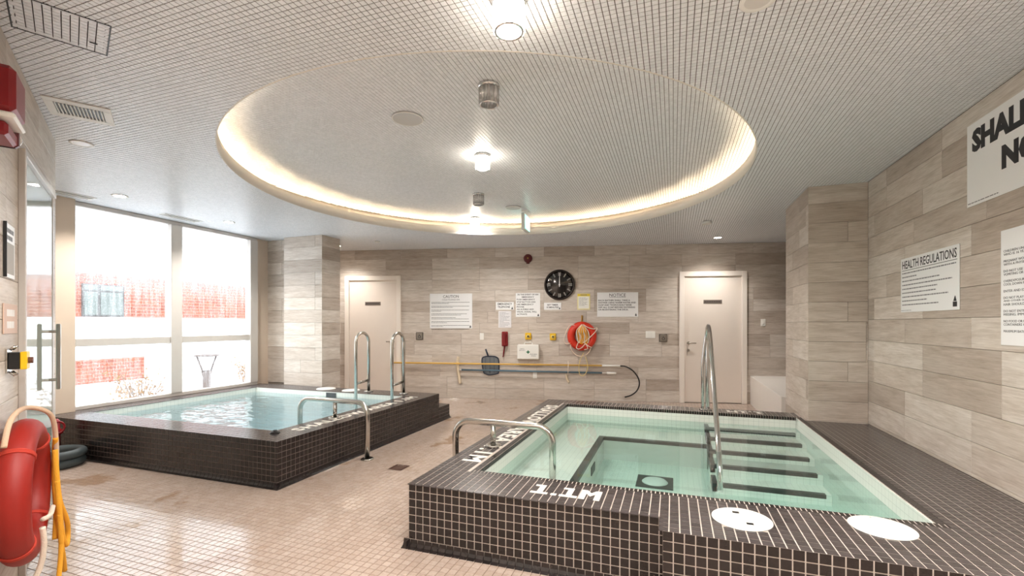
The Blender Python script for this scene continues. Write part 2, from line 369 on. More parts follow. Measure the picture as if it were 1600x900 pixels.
def planks(parent, x0, x1, z0, z1, holes=(), seed=0, base_y=0., yaxis=False, z_off=0.):
    """rows of wood-look tiles in the wall's own frame (x along, -y out of the wall)"""
    rr = random.Random(seed); cache = {}
    k0 = math.floor((z0-z_off)/PROW)
    for k in range(k0, math.ceil((z1-z_off)/PROW)):
        a, b = max(z0, z_off+k*PROW), min(z1, z_off+(k+1)*PROW)
        if b-a < .012: continue
        x = x0 - rr.choice((0, .3, .45, .62))*PLEN
        while x < x1:
            s, e = max(x, x0), min(x+PLEN, x1); x += PLEN
            if e-s < .012: continue
            segs = [(s, e)]
            for hx0, hx1, hz0, hz1 in holes:
                if hz0 <= a and b <= hz1+.06:
                    segs = [t for (p, q) in segs for t in ((p, min(q, hx0)), (max(p, hx1), q)) if t[1]-t[0] > .012]
            for p, q in segs:
                key = (round(q-p, 3), round(b-a, 3))
                if key not in cache:
                    hx, hz, g, c_ = (q-p)/2-.0012, (b-a)/2-.0012, PT, .0015
                    vs = [(sx*(hx-i), -y, sz*(hz-i)) for y, i in ((0, 0), (g-c_, 0), (g, c_)) for sx, sz in ((-1,-1),(1,-1),(1,1),(-1,1))]
                    fs = [(8,9,10,11)]+[(l*4+i, l*4+(i+1)%4, (l+1)*4+(i+1)%4, (l+1)*4+i) for l in (0,1) for i in range(4)]
                    cache[key] = MB().add(vs, fs).mesh('plank', M_PLANK)
                link('plank', cache[key], parent, ((p+q)/2, base_y, (a+b)/2))
def slab(name, x0, x1, z0, z1, loc, rz, depth=.12, matr=None):
    o = MB().box(x0, x1, 0, depth, z0, z1).build(name, matr or M_JOINT, None, loc, (0,0,rz)); return tag(o, kind='structure')

# ---------------------------------------------------------------- floor
fm = MB()
for x0_, x1_, y0_, y1_ in ((-6.7,-6.24,-2,9.3),(-6.24,-3.5,-2,3.31),(-6.24,-3.5,5.5,9.3),(-3.5,-1.25,-2,9.3),(-1.25,1.24,-2,2.87),(-1.25,1.24,5.62,9.3),(1.24,1.9,-2,9.3)): fm.box(x0_, x1_, y0_, y1_, -.12, -.002)
floor = fm.build('floor', M_FGROUT); tag(floor, kind='structure')
ff = cells(-6.6, 1.84, -1.9, 9.2, .05)
cx, cy = ff[:,0], ff[:,1]
in_rp = (cx > -1.57) & (cy > 2.33) & (cy < 5.9); in_rp &= ~((cx < -.05) & (cy < 2.5))
in_lp = (cx < -3.17) & (cy > 3.0) & (cy < 5.85)
behind = ((cx-PL.x)*NL.x + (cy-PL.y)*NL.y) < -.03
drain_hole = (abs(cx+2.525) < .075) & (abs(cy-3.85) < .075)
beyond = cy > 8.66+.225*cx+.03
ff = ff[~(in_rp | in_lp | (behind & (cx > -4.6)) | drain_hole | beyond | ((cx > XR-.02)))]
def floor_vis(p): return ((p[:,0] > -3.35) & (p[:,1] < 3.2) & (p[:,0] < -1.62)).astype(float)
lay_tiles(floor, [Field((0,0,0),(1,0,0),(0,1,0), ff)], M_FLOOR, 300, vis=floor_vis, th=.0, ch=.001)

# ---------------------------------------------------------------- ceiling with its round recess
def ring_plate(r, rect, z, th, n=96):     # rectangular plate with a round hole
    x0, x1, y0, y1 = rect; mb = MB(); pts = []
    for i in range(n):
        a = 2*PI*(i+.5)/n; dx, dy = math.cos(a), math.sin(a)
        t = min(((x1 if dx > 0 else x0)-OC[0])/dx if abs(dx) > 1e-9 else 1e9, ((y1 if dy > 0 else y0)-OC[1])/dy if abs(dy) > 1e-9 else 1e9)
        pts.append((OC[0]+r*dx, OC[1]+r*dy, OC[0]+t*dx, OC[1]+t*dy))
    vs = [(p[0],p[1],z) for p in pts]+[(p[2],p[3],z) for p in pts]+[(p[0],p[1],z+th) for p in pts]+[(p[2],p[3],z+th) for p in pts]
    fs = []
    for i in range(n):
        j = (i+1) % n; fs += [(i,n+i,n+j,j), (2*n+i,2*n+j,3*n+j,3*n+i), (i,j,2*n+j,2*n+i), (n+i,3*n+i,3*n+j,n+j)]
    for cxx, cyy in ((x0,y0),(x1,y0),(x1,y1),(x0,y1)):
        a = math.atan2(cyy-OC[1], cxx-OC[0]) % (2*PI); i = int(a/(2*PI)*n-.5) % n; j = (i+1) % n
        b = len(vs); vs += [(cxx,cyy,z),(cxx,cyy,z+th)]; fs += [(n+i,b,n+j),(3*n+i,3*n+j,b+1),(n+i,3*n+i,b+1,b),(b,b+1,3*n+j,n+j)]
    return mb.add(vs, fs)
ceiling = ring_plate(OR, (-6.8, 1.95, -2.0, 9.4), C+.002, .03).build('ceiling', M_CGROUT); tag(ceiling, kind='structure')
PC = .0305
# access hatch and vent in the frame of the slanted wall (s along, d out)
def wl(s, d, z=0): p = PL+UL*s+NL*d; return Vector((p.x, p.y, z))
def to_sd(x, y): return (x-PL.x)*UL.x+(y-PL.y)*UL.y, (x-PL.x)*NL.x+(y-PL.y)*NL.y
HS0, HS1, HDD0, HDD1 = 1.96, 2.62, .04, .36      # hatch extent, refined below
mc = cells(-6.6, 1.84, -1.9, 9.2, PC, gap=.0031); mx_, my_ = mc[:,0], mc[:,1]
rad = np.hypot(mx_-OC[0], my_-OC[1]); sd_s, sd_d = to_sd(mx_, my_)
keep = (rad > OR-.005) & ((sd_d > -.03) | (mx_ < -4.6)) & (my_ < 8.66+.225*mx_+.02)
HATCH = [Vector((-2.97,1.28)), Vector((-2.82,1.58)), Vector((-2.54,1.41)), Vector((-2.69,1.11))]
hc = sum(HATCH, Vector((0,0)))/4; he1 = (HATCH[1]-HATCH[0]).normalized(); he2 = Vector((-he1.y, he1.x)); HA, HB = .17, .165
hu_ = (mx_-hc.x)*he1.x+(my_-hc.y)*he1.y; hv_ = (mx_-hc.x)*he2.x+(my_-hc.y)*he2.y
keep &= ~((abs(hu_) < HA-.025) & (abs(hv_) < HB-.025))
mc = mc[keep]
fl_ = lambda c_: np.stack([c_[:,0], -c_[:,1], c_[:,2], c_[:,3]], 1)
lay_tiles(ceiling, [Field((0,0,C+.002),(1,0,0),(0,-1,0), fl_(mc))], M_CEIL, 300, th=.002, ch=.001, rim=(OC[0], OC[1], OR+.004), vis=lambda p: (np.hypot(p[:,0]-OC[0], p[:,1]-OC[1]) > OR+.03).astype(float))
# fascia ring, ledge, upper disc
RL = OR+.30
fas = MB(); n = 128
fas.lathe([(OR-.002, C-.001), (OR+.006, C-.001), (OR+.016, C+.01), (OR+.016, C+.115), (OR-.002, C+.115)], n, Matrix.Translation((OC[0],OC[1],0)), True, True)
tag(fas.build('recess_fascia', M_RING, ceiling))
led = MB().lathe([(OR, C+.06), (RL, C+.06), (RL, CU+.05), (RL+.02, CU+.05), (RL+.02, C+.05), (OR, C+.05)], n, Matrix.Translation((OC[0],OC[1],0)), True, True).build('recess_ledge', M_RING, ceiling)
MB().lathe([(0.001, CU+.005), (RL+.02, CU+.005), (RL+.02, CU+.06), (0.001, CU+.06)], n, Matrix.Translation((OC[0],OC[1],0)), False).build('recess_top', M_CGROUT, ceiling)
uc_ = cells(OC[0]-RL, OC[0]+RL, OC[1]-RL, OC[1]+RL, PC, gap=.0031); ur = np.hypot(uc_[:,0]-OC[0], uc_[:,1]-OC[1]); uc_ = uc_[ur < RL-.02]
lay_tiles(ceiling, [Field((0,0,CU+.004),(1,0,0),(0,-1,0), fl_(uc_))], M_CEIL, 0, th=.002, field='recess_tile_field', ch=.001)
led_m = MB(); NLED = 40
for i in range(NLED):
    a0 = 2*PI*(i+.2)/NLED; a1 = 2*PI*(i+.8)/NLED; vs = []
    for a in (a0, (a0+a1)/2, a1):
        for r_ in (OR+.10, OR+.125):
            for z in (C+.064, C+.075): vs.append((OC[0]+r_*math.cos(a), OC[1]+r_*math.sin(a), z))
    fs = []
    for k in (0, 4): fs += [(k+1,k+3,k+7,k+5), (k,k+1,k+5,k+4), (k+2,k+6,k+7,k+3)]
    led_m.add(vs, fs)
cove = led_m.build('cove_light_strip', M_LED); tag(cove, 'warm LED light strip hidden behind the rim of the round ceiling recess', 'light strip')

# ---------------------------------------------------------------- walls
RZB = TH; RZR = -PI/2; RZL = math.atan2(-UL.y, -UL.x)
D1 = (-6.154, -5.032, 2.32); D2 = (0.099, 1.237, 2.325)
wall_back = slab('wall_back', -7.0, 2.1, 0, C, PB, RZB)
planks(wall_back, -6.6, 1.95, 0, C, [(D1[0]+.02, D1[1]-.02, 0, D1[2]), (D2[0]+.02, D2[1]-.02, 0, D2[2])], seed=3)
wall_right = slab('wall_right', -9.2, 1.8, 0, C, (XR+PT, 0, 0), RZR)
planks(wall_right, -6.0, .4, HD, C, seed=11, z_off=.02)
wall_left = slab('wall_left', -7.7, -.2, 0, C, PL-NL*PT, RZL)
GD0, GD1, GDT = .40, 1.58, 2.36        # glass door: extent along the slanted wall, head height
planks(wall_left, -4.6, -.2, 0, C, [(-GD1+.02, -GD0-.02, 0, GDT)], seed=21)
pe = wl(.2, -PT)
tag(MB().box(-6.8, pe.x, pe.y-.1, pe.y, 0, C).build('wall_side', M_WALLP), kind='structure')
wall_window = tag(MB().box(XW-.12, XW+.12, pe.y-.05, 2.992, 0, C).box(XW-.12, XW+.12, 3.0, 3.265, HD+.001, C).box(XW-.12, XW-.01, 5.75, 7.6, 0, C).build('wall_window', mat('beige_column', srgb(202,184,166), .5, noise=.06, nscale=5)), kind='structure')
def pillar(name, x0, x1, y0, y1, z0, seed):
    p = MB().box(x0+PT, x1-PT, y0+PT, y1-PT, z0, C).build(name, M_JOINT); tag(p, kind='structure')
    for (ox, oy, rz, L) in ((x0, y0+PT, 0, x1-x0), (x1-PT, y0, PI/2, y1-y0), (x0+PT, y1, -PI/2, y1-y0), (x1, y1-PT, PI, x1-x0)):
        e = link('cladding', None, p, (ox, oy, 0), (0,0,rz)); e.empty_display_size = .02
        planks(e, 0, L, z0, C, seed=seed+int(rz*10))
    return p
pillar('pillar_left', -6.05, -5.27, 5.86, 6.28, 0, 31)
pillar('pillar_right', 1.32, XR-.001, 5.5, 6.5, 0, 41)
rw = slab('wall_return', 0, .62, 0, C, (-6.60, 6.02, 0), 0, .1); planks(rw, 0, .62, HD, C, seed=51)
# low ledge beyond the right pillar
tag(MB().box(1.27, XR, 6.5, 9.15, 0, .49, bev=.004).build('wall_ledge', mat('white_ledge_panel', srgb(226,220,214), .35, noise=.03, nscale=4)), kind='structure')

# doors in the back wall
def on_back(u, z=0, off=0): p = PB+Vector((math.cos(TH)*u, math.sin(TH)*u, z))-Vector((-math.sin(TH), math.cos(TH), 0))*off; return p
def back_door(name, D, handle_left):
    u0, u1, top = D; cu = (u0+u1)/2; hw = (u1-u0)/2
    d = link(name, None, None, on_back(cu), (0,0,RZB)); tag(d, kind='structure')
    f = MB(); fw = .085
    f.box(-hw, -hw+fw, -.045, .0, 0, top, bev=.004).box(hw-fw, hw, -.045, 0, 0, top, bev=.004).box(-hw+fw, hw-fw, -.045, 0, top-fw, top, bev=.004)
    f.box(-hw+fw, hw-fw, -.014, 0, top-fw-.05, top-fw)
    f.build('door_frame', M_FRAMEP, d)
    MB().box(-hw+fw, hw-fw, -.012, -.001, top-fw-.05, top-fw-.004).build('closer_rail', mat('closer_grey', srgb(150,146,140), .4, .5), d)
    leaf = MB().box(-hw+fw+.004, hw-fw-.004, -.016, -.001, .012, top-fw-.052, bev=.002).build('door_leaf', M_DOOR, d)
    pz = 1.79
    pl = MB().box(-.155, .155, -.021, -.0165, pz-.033, pz+.033).build('name_plate', mat('dark_plate', srgb(112,100,92), .5), leaf)
    pr_ = MB()
    for x in np.arange(-.135, .13, .03): pr_.box(x, x+.02, -.0225, -.0215, pz-.012, pz+.012)
    pr_.build('plate_print', mat('plate_ink', srgb(60,52,48), .6), pl)
    hx = (-hw+fw+.07) if handle_left else (hw-fw-.07); sg = 1 if handle_left else -1
    h = MB(); h.cyl(.028, 0, .012, 20, Matrix.Translation((hx, -.0165, 1.06)) @ Matrix.Rotation(PI/2, 4, 'X'))
    h.tube(fillet([(hx,-.028,1.06),(hx,-.07,1.06),(hx+sg*.12,-.07,1.06)], .02), .010)
    h.cyl(.022, 0, .010, 20, Matrix.Translation((hx, -.0165, .93)) @ Matrix.Rotation(PI/2, 4, 'X'))
    h.build('lever_handle', M_STEEL, leaf); return d
back_door('door_1', D1, False); back_door('door_2', D2, True)

# glass door in the slanted wall, in that wall's frame (x = -s)
def on_left(s, z=0, off=0): return wl(s, off, z)
gd = link('door_3', None, None, on_left((GD0+GD1)/2, 0, 0), (0,0,RZL)); tag(gd, kind='structure'); hw = (GD1-GD0)/2
f = MB().box(-hw, -hw+.035, -.03, .0, 0, GDT, bev=.003).box(hw-.035, hw, -.012, 0, 0, GDT, bev=.003).box(-hw+.035, hw-.035, -.03, 0, GDT-.035, GDT, bev=.003)
f.build('door_frame', M_ALU, gd)
MB().box(-hw+.036, hw-.036, -.008, -.002, .02, GDT-.037).build('glass_leaf', mat('green_tinted_glass', srgb(168,182,174), .03, 0, .6), gd)
hx = -(.585-(GD0+GD1)/2); h = MB()
h.box(hx-.014, hx+.014, -.068, -.044, .93, 1.40, bev=.005)
for z in (1.345, 1.0): h.cyl(.011, 0, .05, 14, Matrix.Translation((hx, -.004, z)) @ Matrix.Rotation(PI/2, 4, 'X'))
h.build('pull_handle', M_STEEL, gd)

# ---------------------------------------------------------------- window
win = link('window_1', None, None, (XW, 0, 0)); tag(win, kind='structure')
WY0, WY1, WZ0, WZ1 = 3.265, 5.745, HD+.001, C-.003
def wbox(name, y0, y1, z0, z1, x0, x1, m=M_ALU): return MB().box(x0, x1, y0, y1, z0, z1, bev=.004).build(name, m, win)
wbox('window_sill', WY0, WY1, WZ0, WZ0+.045, -.05, .06); wbox('head_frame', WY0, WY1, WZ1-.05, WZ1, -.05, .05)
wbox('jamb', WY0, WY0+.04, WZ0+.045, WZ1-.05, -.05, .05); wbox('jamb', WY1-.14, WY1, WZ0+.045, WZ1-.05, -.05, .07)
wbox('mullion', 4.36, 4.51, WZ0+.045, WZ1-.05, -.06, .07)
for a, b in ((WY0+.04, 4.36), (4.51, WY1-.14)):
    wbox('transom', a, b, 1.135, 1.225, -.05, .05)
M_PANE = pane_mat()
for a, b in ((WY0+.04, 4.36), (4.51, WY1-.14)):
    for z0, z1 in ((WZ0+.045, 1.135), (1.225, WZ1-.05)):
        MB().add([(0,a,z0),(0,b,z0),(0,b,z1),(0,a,z1)], [(0,1,2,3)]).build('pane', M_PANE, win)
pd = bpy.data.lights.new('window_portal', 'AREA'); pd.shape = 'RECTANGLE'; pd.size = WZ1-WZ0; pd.size_y = WY1-WY0; pd.cycles.is_portal = True
po = link('window_portal', pd, None, (XW-.15, (WY0+WY1)/2, (WZ0+WZ1)/2), (0, -PI/2, 0))

# ---------------------------------------------------------------- lettering
def text_mesh(body, size, matr, bold=0, ext=.0008, space=1.0, ax='CENTER', ay='CENTER', line=1.0):
    cu = bpy.data.curves.new('lettering', 'FONT'); cu.body = body; cu.size = size; cu.align_x = ax; cu.align_y = ay
    cu.extrude = ext; cu.offset = bold; cu.space_character = space; cu.space_line = line; cu.resolution_u = 2
    o = bpy.data.objects.new('t', cu); COL.objects.link(o); bpy.context.view_layer.update()
    me = bpy.data.meshes.new_from_object(o.evaluated_get(bpy.context.evaluated_depsgraph_get()))
    bpy.data.objects.remove(o); bpy.data.curves.remove(cu); me.name = 'lettering'; me.materials.clear(); me.materials.append(matr); return me
def fit_text(me, w_, h_):       # scale a text mesh to w x h about its own middle
    co = np.empty(len(me.vertices)*3, np.float32); me.vertices.foreach_get('co', co); co = co.reshape(-1, 3)
    lo, hi = co.min(0), co.max(0); co[:, :2] -= (lo+hi)[:2]/2
    co[:, 0] *= w_/(hi-lo)[0]; co[:, 1] *= (h_/(hi-lo)[1] if h_ else w_/(hi-lo)[0]); me.vertices.foreach_set('co', co.ravel()); me.update(); return me

# ---------------------------------------------------------------- pools
TP = .05
def cove_tiles(mb, a, b, n):     # concave foot tiles from a to b (floor line), n = outward normal
    a, b, n = Vector(a), Vector(b), Vector(n); L = (b-a).length; t = (b-a).normalized(); k = 0.
    prof = [(.001, .048), (.005, .026), (.016, .010), (.036, .002), (.036, -.003), (-.004, -.003), (-.004, .048)]
    while k < L-.004:
        e = min(k+TP, L); p0 = a+t*(k+.002); p1 = a+t*(e-.002); k += TP
        vs = [p+n*d+Vector((0,0,z)) for p in (p0, p1) for d, z in prof]; m_ = len(prof)
        fs = [(i, (i+1) % m_, (i+1) % m_+m_, i+m_) for i in range(m_)]+[tuple(reversed(range(m_))), tuple(range(m_, 2*m_))]
        mb.add(vs, fs)
def face_fields(segs):           # vertical tiled faces: (a, b) floor points, outward normal to the right of a->b
    out = []
    for a, b, z1 in segs:
        a, b = Vector((*a, 0)), Vector((*b, 0)); t = (b-a).normalized(); out.append(Field(a, t, (0,0,1), cells(0, (b-a).length, .05, z1, TP)))
    return out
M_LETTER = mat('white_inlay_tile', srgb(236,230,220), .4)
M_WATER1 = water_mat('clear_green_water', (.93,.985,.97,1), .03, 3.0, .16, (.15,.88,.80,1))
M_WATER2 = water_mat('rippled_blue_water', (.92,.965,.985,1), 1.0, 3.0, .16, (.3,.74,.95,1), 1.5)

# right pool
bx0, bx1, by0, by1 = -1.25, 1.24, 2.87, 5.62; RX0, RY0, RY1, RYF, RXS = -1.57, 2.50, 5.90, 2.33, -.05
rp = thing('plunge_pool', 'raised dark-tiled plunge pool with underwater steps beside the plank wall', 'pool', ((RX0+XR)/2, 4.1, 0))
inv = Matrix.Translation(-rp.location)
def rloc(o): o.matrix_parent_inverse = inv; return o
e_ = .002; b = MB()
b.box(RX0+e_, RXS+e_, RY0+e_, by0, 0, HD-e_).box(RXS+e_, XR, RYF+e_, by0, 0, HD-e_).box(RX0+e_, bx0, by0, RY1-e_, 0, HD-e_)
b.box(bx1, XR, by0, 5.496, 0, HD-e_).box(bx1, 1.315, 5.496, RY1-e_, 0, HD-e_).box(bx0, bx1, by1, RY1-e_, 0, HD-e_)
rloc(b.build('pool_body', M_DGROUT, rp))
dk = cells(RX0, XR, RYF, RY1, TP, RX0, RYF); x, y = dk[:,0], dk[:,1]
SK = [(0.33, 2.60, .142), (0.965, 2.72, .138)]
ok = ~((x > bx0-TP) & (x < bx1+TP) & (y > by0-TP) & (y < by1+TP)) & ~((x < RXS) & (y < RY0)) & ~((x > 1.29) & (y > 5.47))
for sx, sy, sr in SK: ok &= np.hypot(x-sx, y-sy) > sr-.02
cp = []
for (u0, u1, v0, v1) in ((bx0-TP, bx1+TP, by0-TP, by0), (bx0-TP, bx1+TP, by1, by1+TP)): cp.append(cells(u0, u1, v0, v1, .025, u0, v0, .003, TP))
for (u0, u1, v0, v1) in ((bx0-TP, bx0, by0, by1), (bx1, bx1+TP, by0, by1)): cp.append(cells(u0, u1, v0, v1, TP, u0, v0, .003, .025))
top = [Field((0,0,HD-e_), (1,0,0), (0,1,0), dk[ok])]
faces = face_fields([((RX0, RY0), (RXS, RY0), HD), ((RXS, RYF), (XR, RYF), HD), ((RX0, RY1), (RX0, RY0), HD), ((RXS, RY0), (RXS, RYF), HD), ((bx1+.07, RY1), (RX0, RY1), HD)])
for f in faces: f.o = f.o - f.n*e_
class P_: pass
rt = link('tiles', None, rp); rt.matrix_parent_inverse = inv; rt.empty_display_size = .02
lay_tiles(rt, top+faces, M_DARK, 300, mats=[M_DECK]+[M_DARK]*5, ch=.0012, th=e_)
tag(link('coping_tiles', tiles_mesh('coping_tiles', [Field((0,0,HD-e_), (1,0,0), (0,1,0), c_) for c_ in cp]+
    [Field((bx1, by0+.003, 0), (-1,0,0), (0,0,1), cells(0, bx1-bx0, HD-.034, HD, .025, 0, HD-.034, .003, .034)), Field((bx0, by1-.003, 0), (1,0,0), (0,0,1), cells(0, bx1-bx0, HD-.034, HD, .025, 0, HD-.034, .003, .034)),
     Field((bx0+.003, by0, 0), (0,1,0), (0,0,1), cells(0, by1-by0, HD-.034, HD, .025, 0, HD-.034, .003, .034))], M_DARK, e_), rt), kind='stuff')
cv = MB(); cove_tiles(cv, (RX0-.036, RY0, 0), (RXS, RY0, 0), (0,-1,0)); cove_tiles(cv, (RXS-.036, RYF, 0), (XR, RYF, 0), (0,-1,0)); cove_tiles(cv, (RX0, RY1, 0), (RX0, RY0-.036, 0), (-1,0,0)); cove_tiles(cv, (RXS, RY0, 0), (RXS, RYF-.036, 0), (-1,0,0))
tag(cv.build('cove_tiles', M_DARK, rt), kind='stuff')
# basin of the right pool
ZB, ZBENCH, ZW = -.10, .14, .285
ba = MB(); w_ = .006
ba.box(bx0-.01, bx0+w_, by0, by1, ZB, HD-.034).box(bx1-w_, bx1+.01, by0, by1, ZB, HD-.005).box(bx0, bx1, by0-.01, by0+w_, ZB, HD-.034).box(bx0, bx1, by1-w_, by1+.01, ZB, HD-.034)
ba.box(bx0, bx1, by0, by1, ZB-.1, ZB).box(bx0+w_, -.73, by0+w_, by1-w_, ZB, ZBENCH).box(-.73, .33, 5.13, by1-w_, ZB, ZBENCH)
rloc(ba.build('basin_lining', M_BASIN, rp))
M_NOSE = tile_mat('dark_step_edge_tile', srgb(34,38,38), srgb(56,58,58), .4)
ns = MB().box(-.785, -.728, by0+w_, 5.185, ZBENCH-.03, ZBENCH+.003).box(-.728, .33, 5.128, 5.185, ZBENCH-.03, ZBENCH+.003)
rloc(ns.build('bench_edge', M_NOSE, rp))
steps = [(5.42,.265), (5.17,.215), (4.91,.15), (4.66,.08), (4.42,-.015)]; py_ = by1-w_
for k, (sy, sz) in enumerate(steps):
    st = rloc(MB().box(.34, bx1-w_, sy, py_, ZB, sz).build('step', M_BASIN, rp))
    q = MB().box(.338, 1.19, sy-.002, sy+.045, sz-.03, sz+.003).box(.328, .37, sy, py_, sz-.07, sz+.003)
    q.build('step_edge', M_NOSE, st); py_ = sy
dr = rloc(MB().box(-.33, 0, 4.36, 4.71, ZB, ZB+.004).build('drain_surround', M_NOSE, rp))
MB().lathe([(.0, .03), (.05, .028), (.10, .016), (.118, 0), (.118, -.002)], 28, Matrix.Translation((-.165, 4.535, ZB+.005))).build('drain_cover', mat('pale_drain_plastic', srgb(200,210,205), .4), dr)
MB().box(-.73, -.722, 4.3, 4.5, -.03, .05).build('wall_grate', M_NOSE, dr)
tag(link('pool_water', MB().box(bx0+w_+.001, bx1-w_-.001, by0+w_+.001, by1-w_-.001, ZB+.0005, ZW).mesh('pool_water', M_WATER1)), 'clear still green water filling the plunge pool with the steps', 'water', kind='stuff')
# letters
def letters_1_1M(parent, M):
    one = [(0,.0),(.105,0),(.105,.03),(.07,.03),(.07,.145),(.005,.145),(.005,.118),(.036,.118),(.036,.03),(0,.03)]
    mm = [(0,0),(.034,0),(.034,.092),(.060,.052),(.086,.092),(.086,0),(.12,0),(.12,.145),(.086,.145),(.060,.105),(.034,.145),(0,.145)]
    for poly, dx in ((one, 0), ([(0,0),(.034,0),(.034,.03),(0,.03)], .125), (one, .175), (mm, .29)):
        vs = [(px+dx, py, 0) for px, py in poly]+[(px+dx, py, .0012) for px, py in poly]; k = len(poly)
        fs = [tuple(range(k, 2*k)), tuple(reversed(range(k)))]+[(i, (i+1) % k, (i+1) % k+k, i+k) for i in range(k)]
        o = MB().add(vs, fs, False, M).build('letter', M_LETTER, parent); rloc(o) if parent is rp else None
letters_1_1M(rp, Matrix.Translation((-.805, 2.595, HD+.0005)))
letters_1_1M(rp, Matrix.Translation((.95, 5.83, HD+.0005)) @ Matrix.Rotation(PI, 4, 'Z') @ Matrix.Scale(.9, 4))
def deck_text(parent, body, loc, rz, w_, h_, f):
    me = fit_text(text_mesh(body, .2, M_LETTER, bold=.006, space=1.15), w_, h_); o = link('lettering', me, parent, loc, (0,0,rz)); f(o); return o
deck_text(rp, 'SHALLOW AREA 1.1M', (-1.39, 4.25, HD+.001), -PI/2, 2.42, .15, rloc)
for k, (sx, sy, sr) in enumerate(SK):
    t = thing('skimmer_cover', ('round white skimmer lid with two finger slots on the dark deck', 'round plain white skimmer lid on the deck nearest the plank wall')[k], 'lid', (sx, sy, HD), group='round lids on the plunge pool deck')
    MB().lathe([(0, .006), (sr-.006, .006), (sr, .003), (sr, .0005)], 48).build('disc', M_PLASTIC, t)
    if k == 0:
        for q in ((-.02, .068), (.03, -.062)): MB().box(q[0]-.016, q[0]+.016, q[1]-.012, q[1]+.012, .0063, .0068).build('finger_slot', M_BLACK, t)
    else:
        for q in ((-.09, -.03), (-.01, .11), (.09, -.06)): MB().cyl(.004, .006, .007, 10, Matrix.Translation((q[0], q[1], 0))).build('screw', M_ALU, t)

# left pool
lx0, lx1, ly0, ly1 = -6.24, -3.50, 3.31, 5.50; LX0, LX1, LY0, LY1 = -6.545, -3.17, 3.0, 5.85
lp = thing('raised_pool', 'raised dark-tiled pool of rippling water under the window', 'pool', ((LX0+LX1)/2, (LY0+LY1)/2, 0))
linv = Matrix.Translation(-lp.location)
def lloc(o): o.matrix_parent_inverse = linv; return o
b = MB().box(LX0, lx0, LY0+e_, LY1-e_, 0, HD-e_).box(lx1, LX1-e_, LY0+e_, LY1-e_, 0, HD-e_).box(lx0, lx1, LY0+e_, ly0, 0, HD-e_).box(lx0, lx1, ly1, LY1-e_, 0, HD-e_)
lloc(b.build('pool_body', mat('dark_joint_grout', srgb(112,100,94), .9, noise=.3, nscale=5), lp))
lstep = lloc(MB().box(-5.2, LX1-e_, LY1-e_, 6.168, 0, .2-e_).build('back_step', M_DGROUT2, lp))
dk = cells(LX0, LX1, LY0, LY1, TP, LX1, LY0); x, y = dk[:,0], dk[:,1]
LID = [(-5.03, 5.68, .14), (-4.55, 5.66, .13)]
ok = ~((x > lx0) & (x < lx1) & (y > ly0) & (y < ly1)) & ~((x < XW+.07) & (y > 3.2)) & ~((x < XW+.13) & (y < 3.28))
for sx, sy, sr in LID: ok &= np.hypot(x-sx, y-sy) > sr-.02
top = [Field((0,0,HD-e_), (1,0,0), (0,1,0), dk[ok]), Field((0,0,.2-e_), (1,0,0), (0,1,0), cells(-5.2, LX1, LY1, 6.17, TP, LX1, LY1))]
faces = face_fields([((LX0, LY0), (LX1, LY0), HD), ((LX1, LY0), (LX1, LY1), HD), ((LX1, LY1), (LX1, 6.17), .2), ((LX1, 6.17), (-5.2, 6.17), .2)])
for f in faces: f.o = f.o - f.n*e_
lt = link('tiles', None, lp); lt.matrix_parent_inverse = linv; lt.empty_display_size = .02
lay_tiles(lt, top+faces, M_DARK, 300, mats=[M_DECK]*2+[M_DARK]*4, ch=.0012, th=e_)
cv = MB(); cove_tiles(cv, (XW+.13, LY0, 0), (LX1+.036, LY0, 0), (0,-1,0)); cove_tiles(cv, (LX1, LY0-.036, 0), (LX1, 6.17, 0), (1,0,0)); tag(cv.build('cove_tiles', M_DARK, lt), kind='stuff')
ZB2, ZW2 = -.25, .325
ba = MB().box(lx0-.01, lx0+w_, ly0, ly1, ZB2, HD-.01).box(lx1-w_, lx1+.01, ly0, ly1, ZB2, HD-.01).box(lx0, lx1, ly0-.01, ly0+w_, ZB2, HD-.01).box(lx0, lx1, ly1-w_, ly1+.01, ZB2, HD-.01).box(lx0, lx1, ly0, ly1, ZB2-.1, ZB2)
lloc(ba.build('basin_lining', M_BASIN, lp))
sk = lloc(MB().box(-4.86, -4.68, ly1-.012, ly1-w_, .31, HD-.02).build('skimmer_mouth', mat('shadow_grey_plastic', srgb(70,74,76), .5), lp))
tag(link('pool_water', MB().box(lx0+w_+.001, lx1-w_-.001, ly0+w_+.001, ly1-w_-.001, ZB2+.0005, ZW2).mesh('pool_water', M_WATER2)), 'rippling pale blue water reflecting the window', 'water', kind='stuff')
deck_text(lp, 'SHALLOW AREA 1.1M', (-3.35, 4.42, HD+.001), PI/2, 2.1, .13, lloc)
for k, (sx, sy, sr) in enumerate(LID):
    t = thing('skimmer_cover', ('round white lid on the far pool deck, nearer the left pillar', 'round white lid on the far pool deck, beside the ladder')[k], 'lid', (sx, sy, HD), group='round lids on the far pool deck')
    MB().lathe([(0, .012), (sr-.01, .012), (sr, .006), (sr, .0005)], 40).build('disc', M_PLASTIC, t)
t = thing('deck_plug', 'small black rubber plug on the near corner of the window pool deck', 'plug', (-3.44, 3.23, HD))
MB().lathe([(0,.028),(.018,.028),(.02,.014),(.035,.012),(.045,0)], 24).build('stopper', M_BLACK, t); MB().torus(.03, .004, 20, 8, Matrix.Translation((0,0,.014))).build('rim', M_BLACK, t)

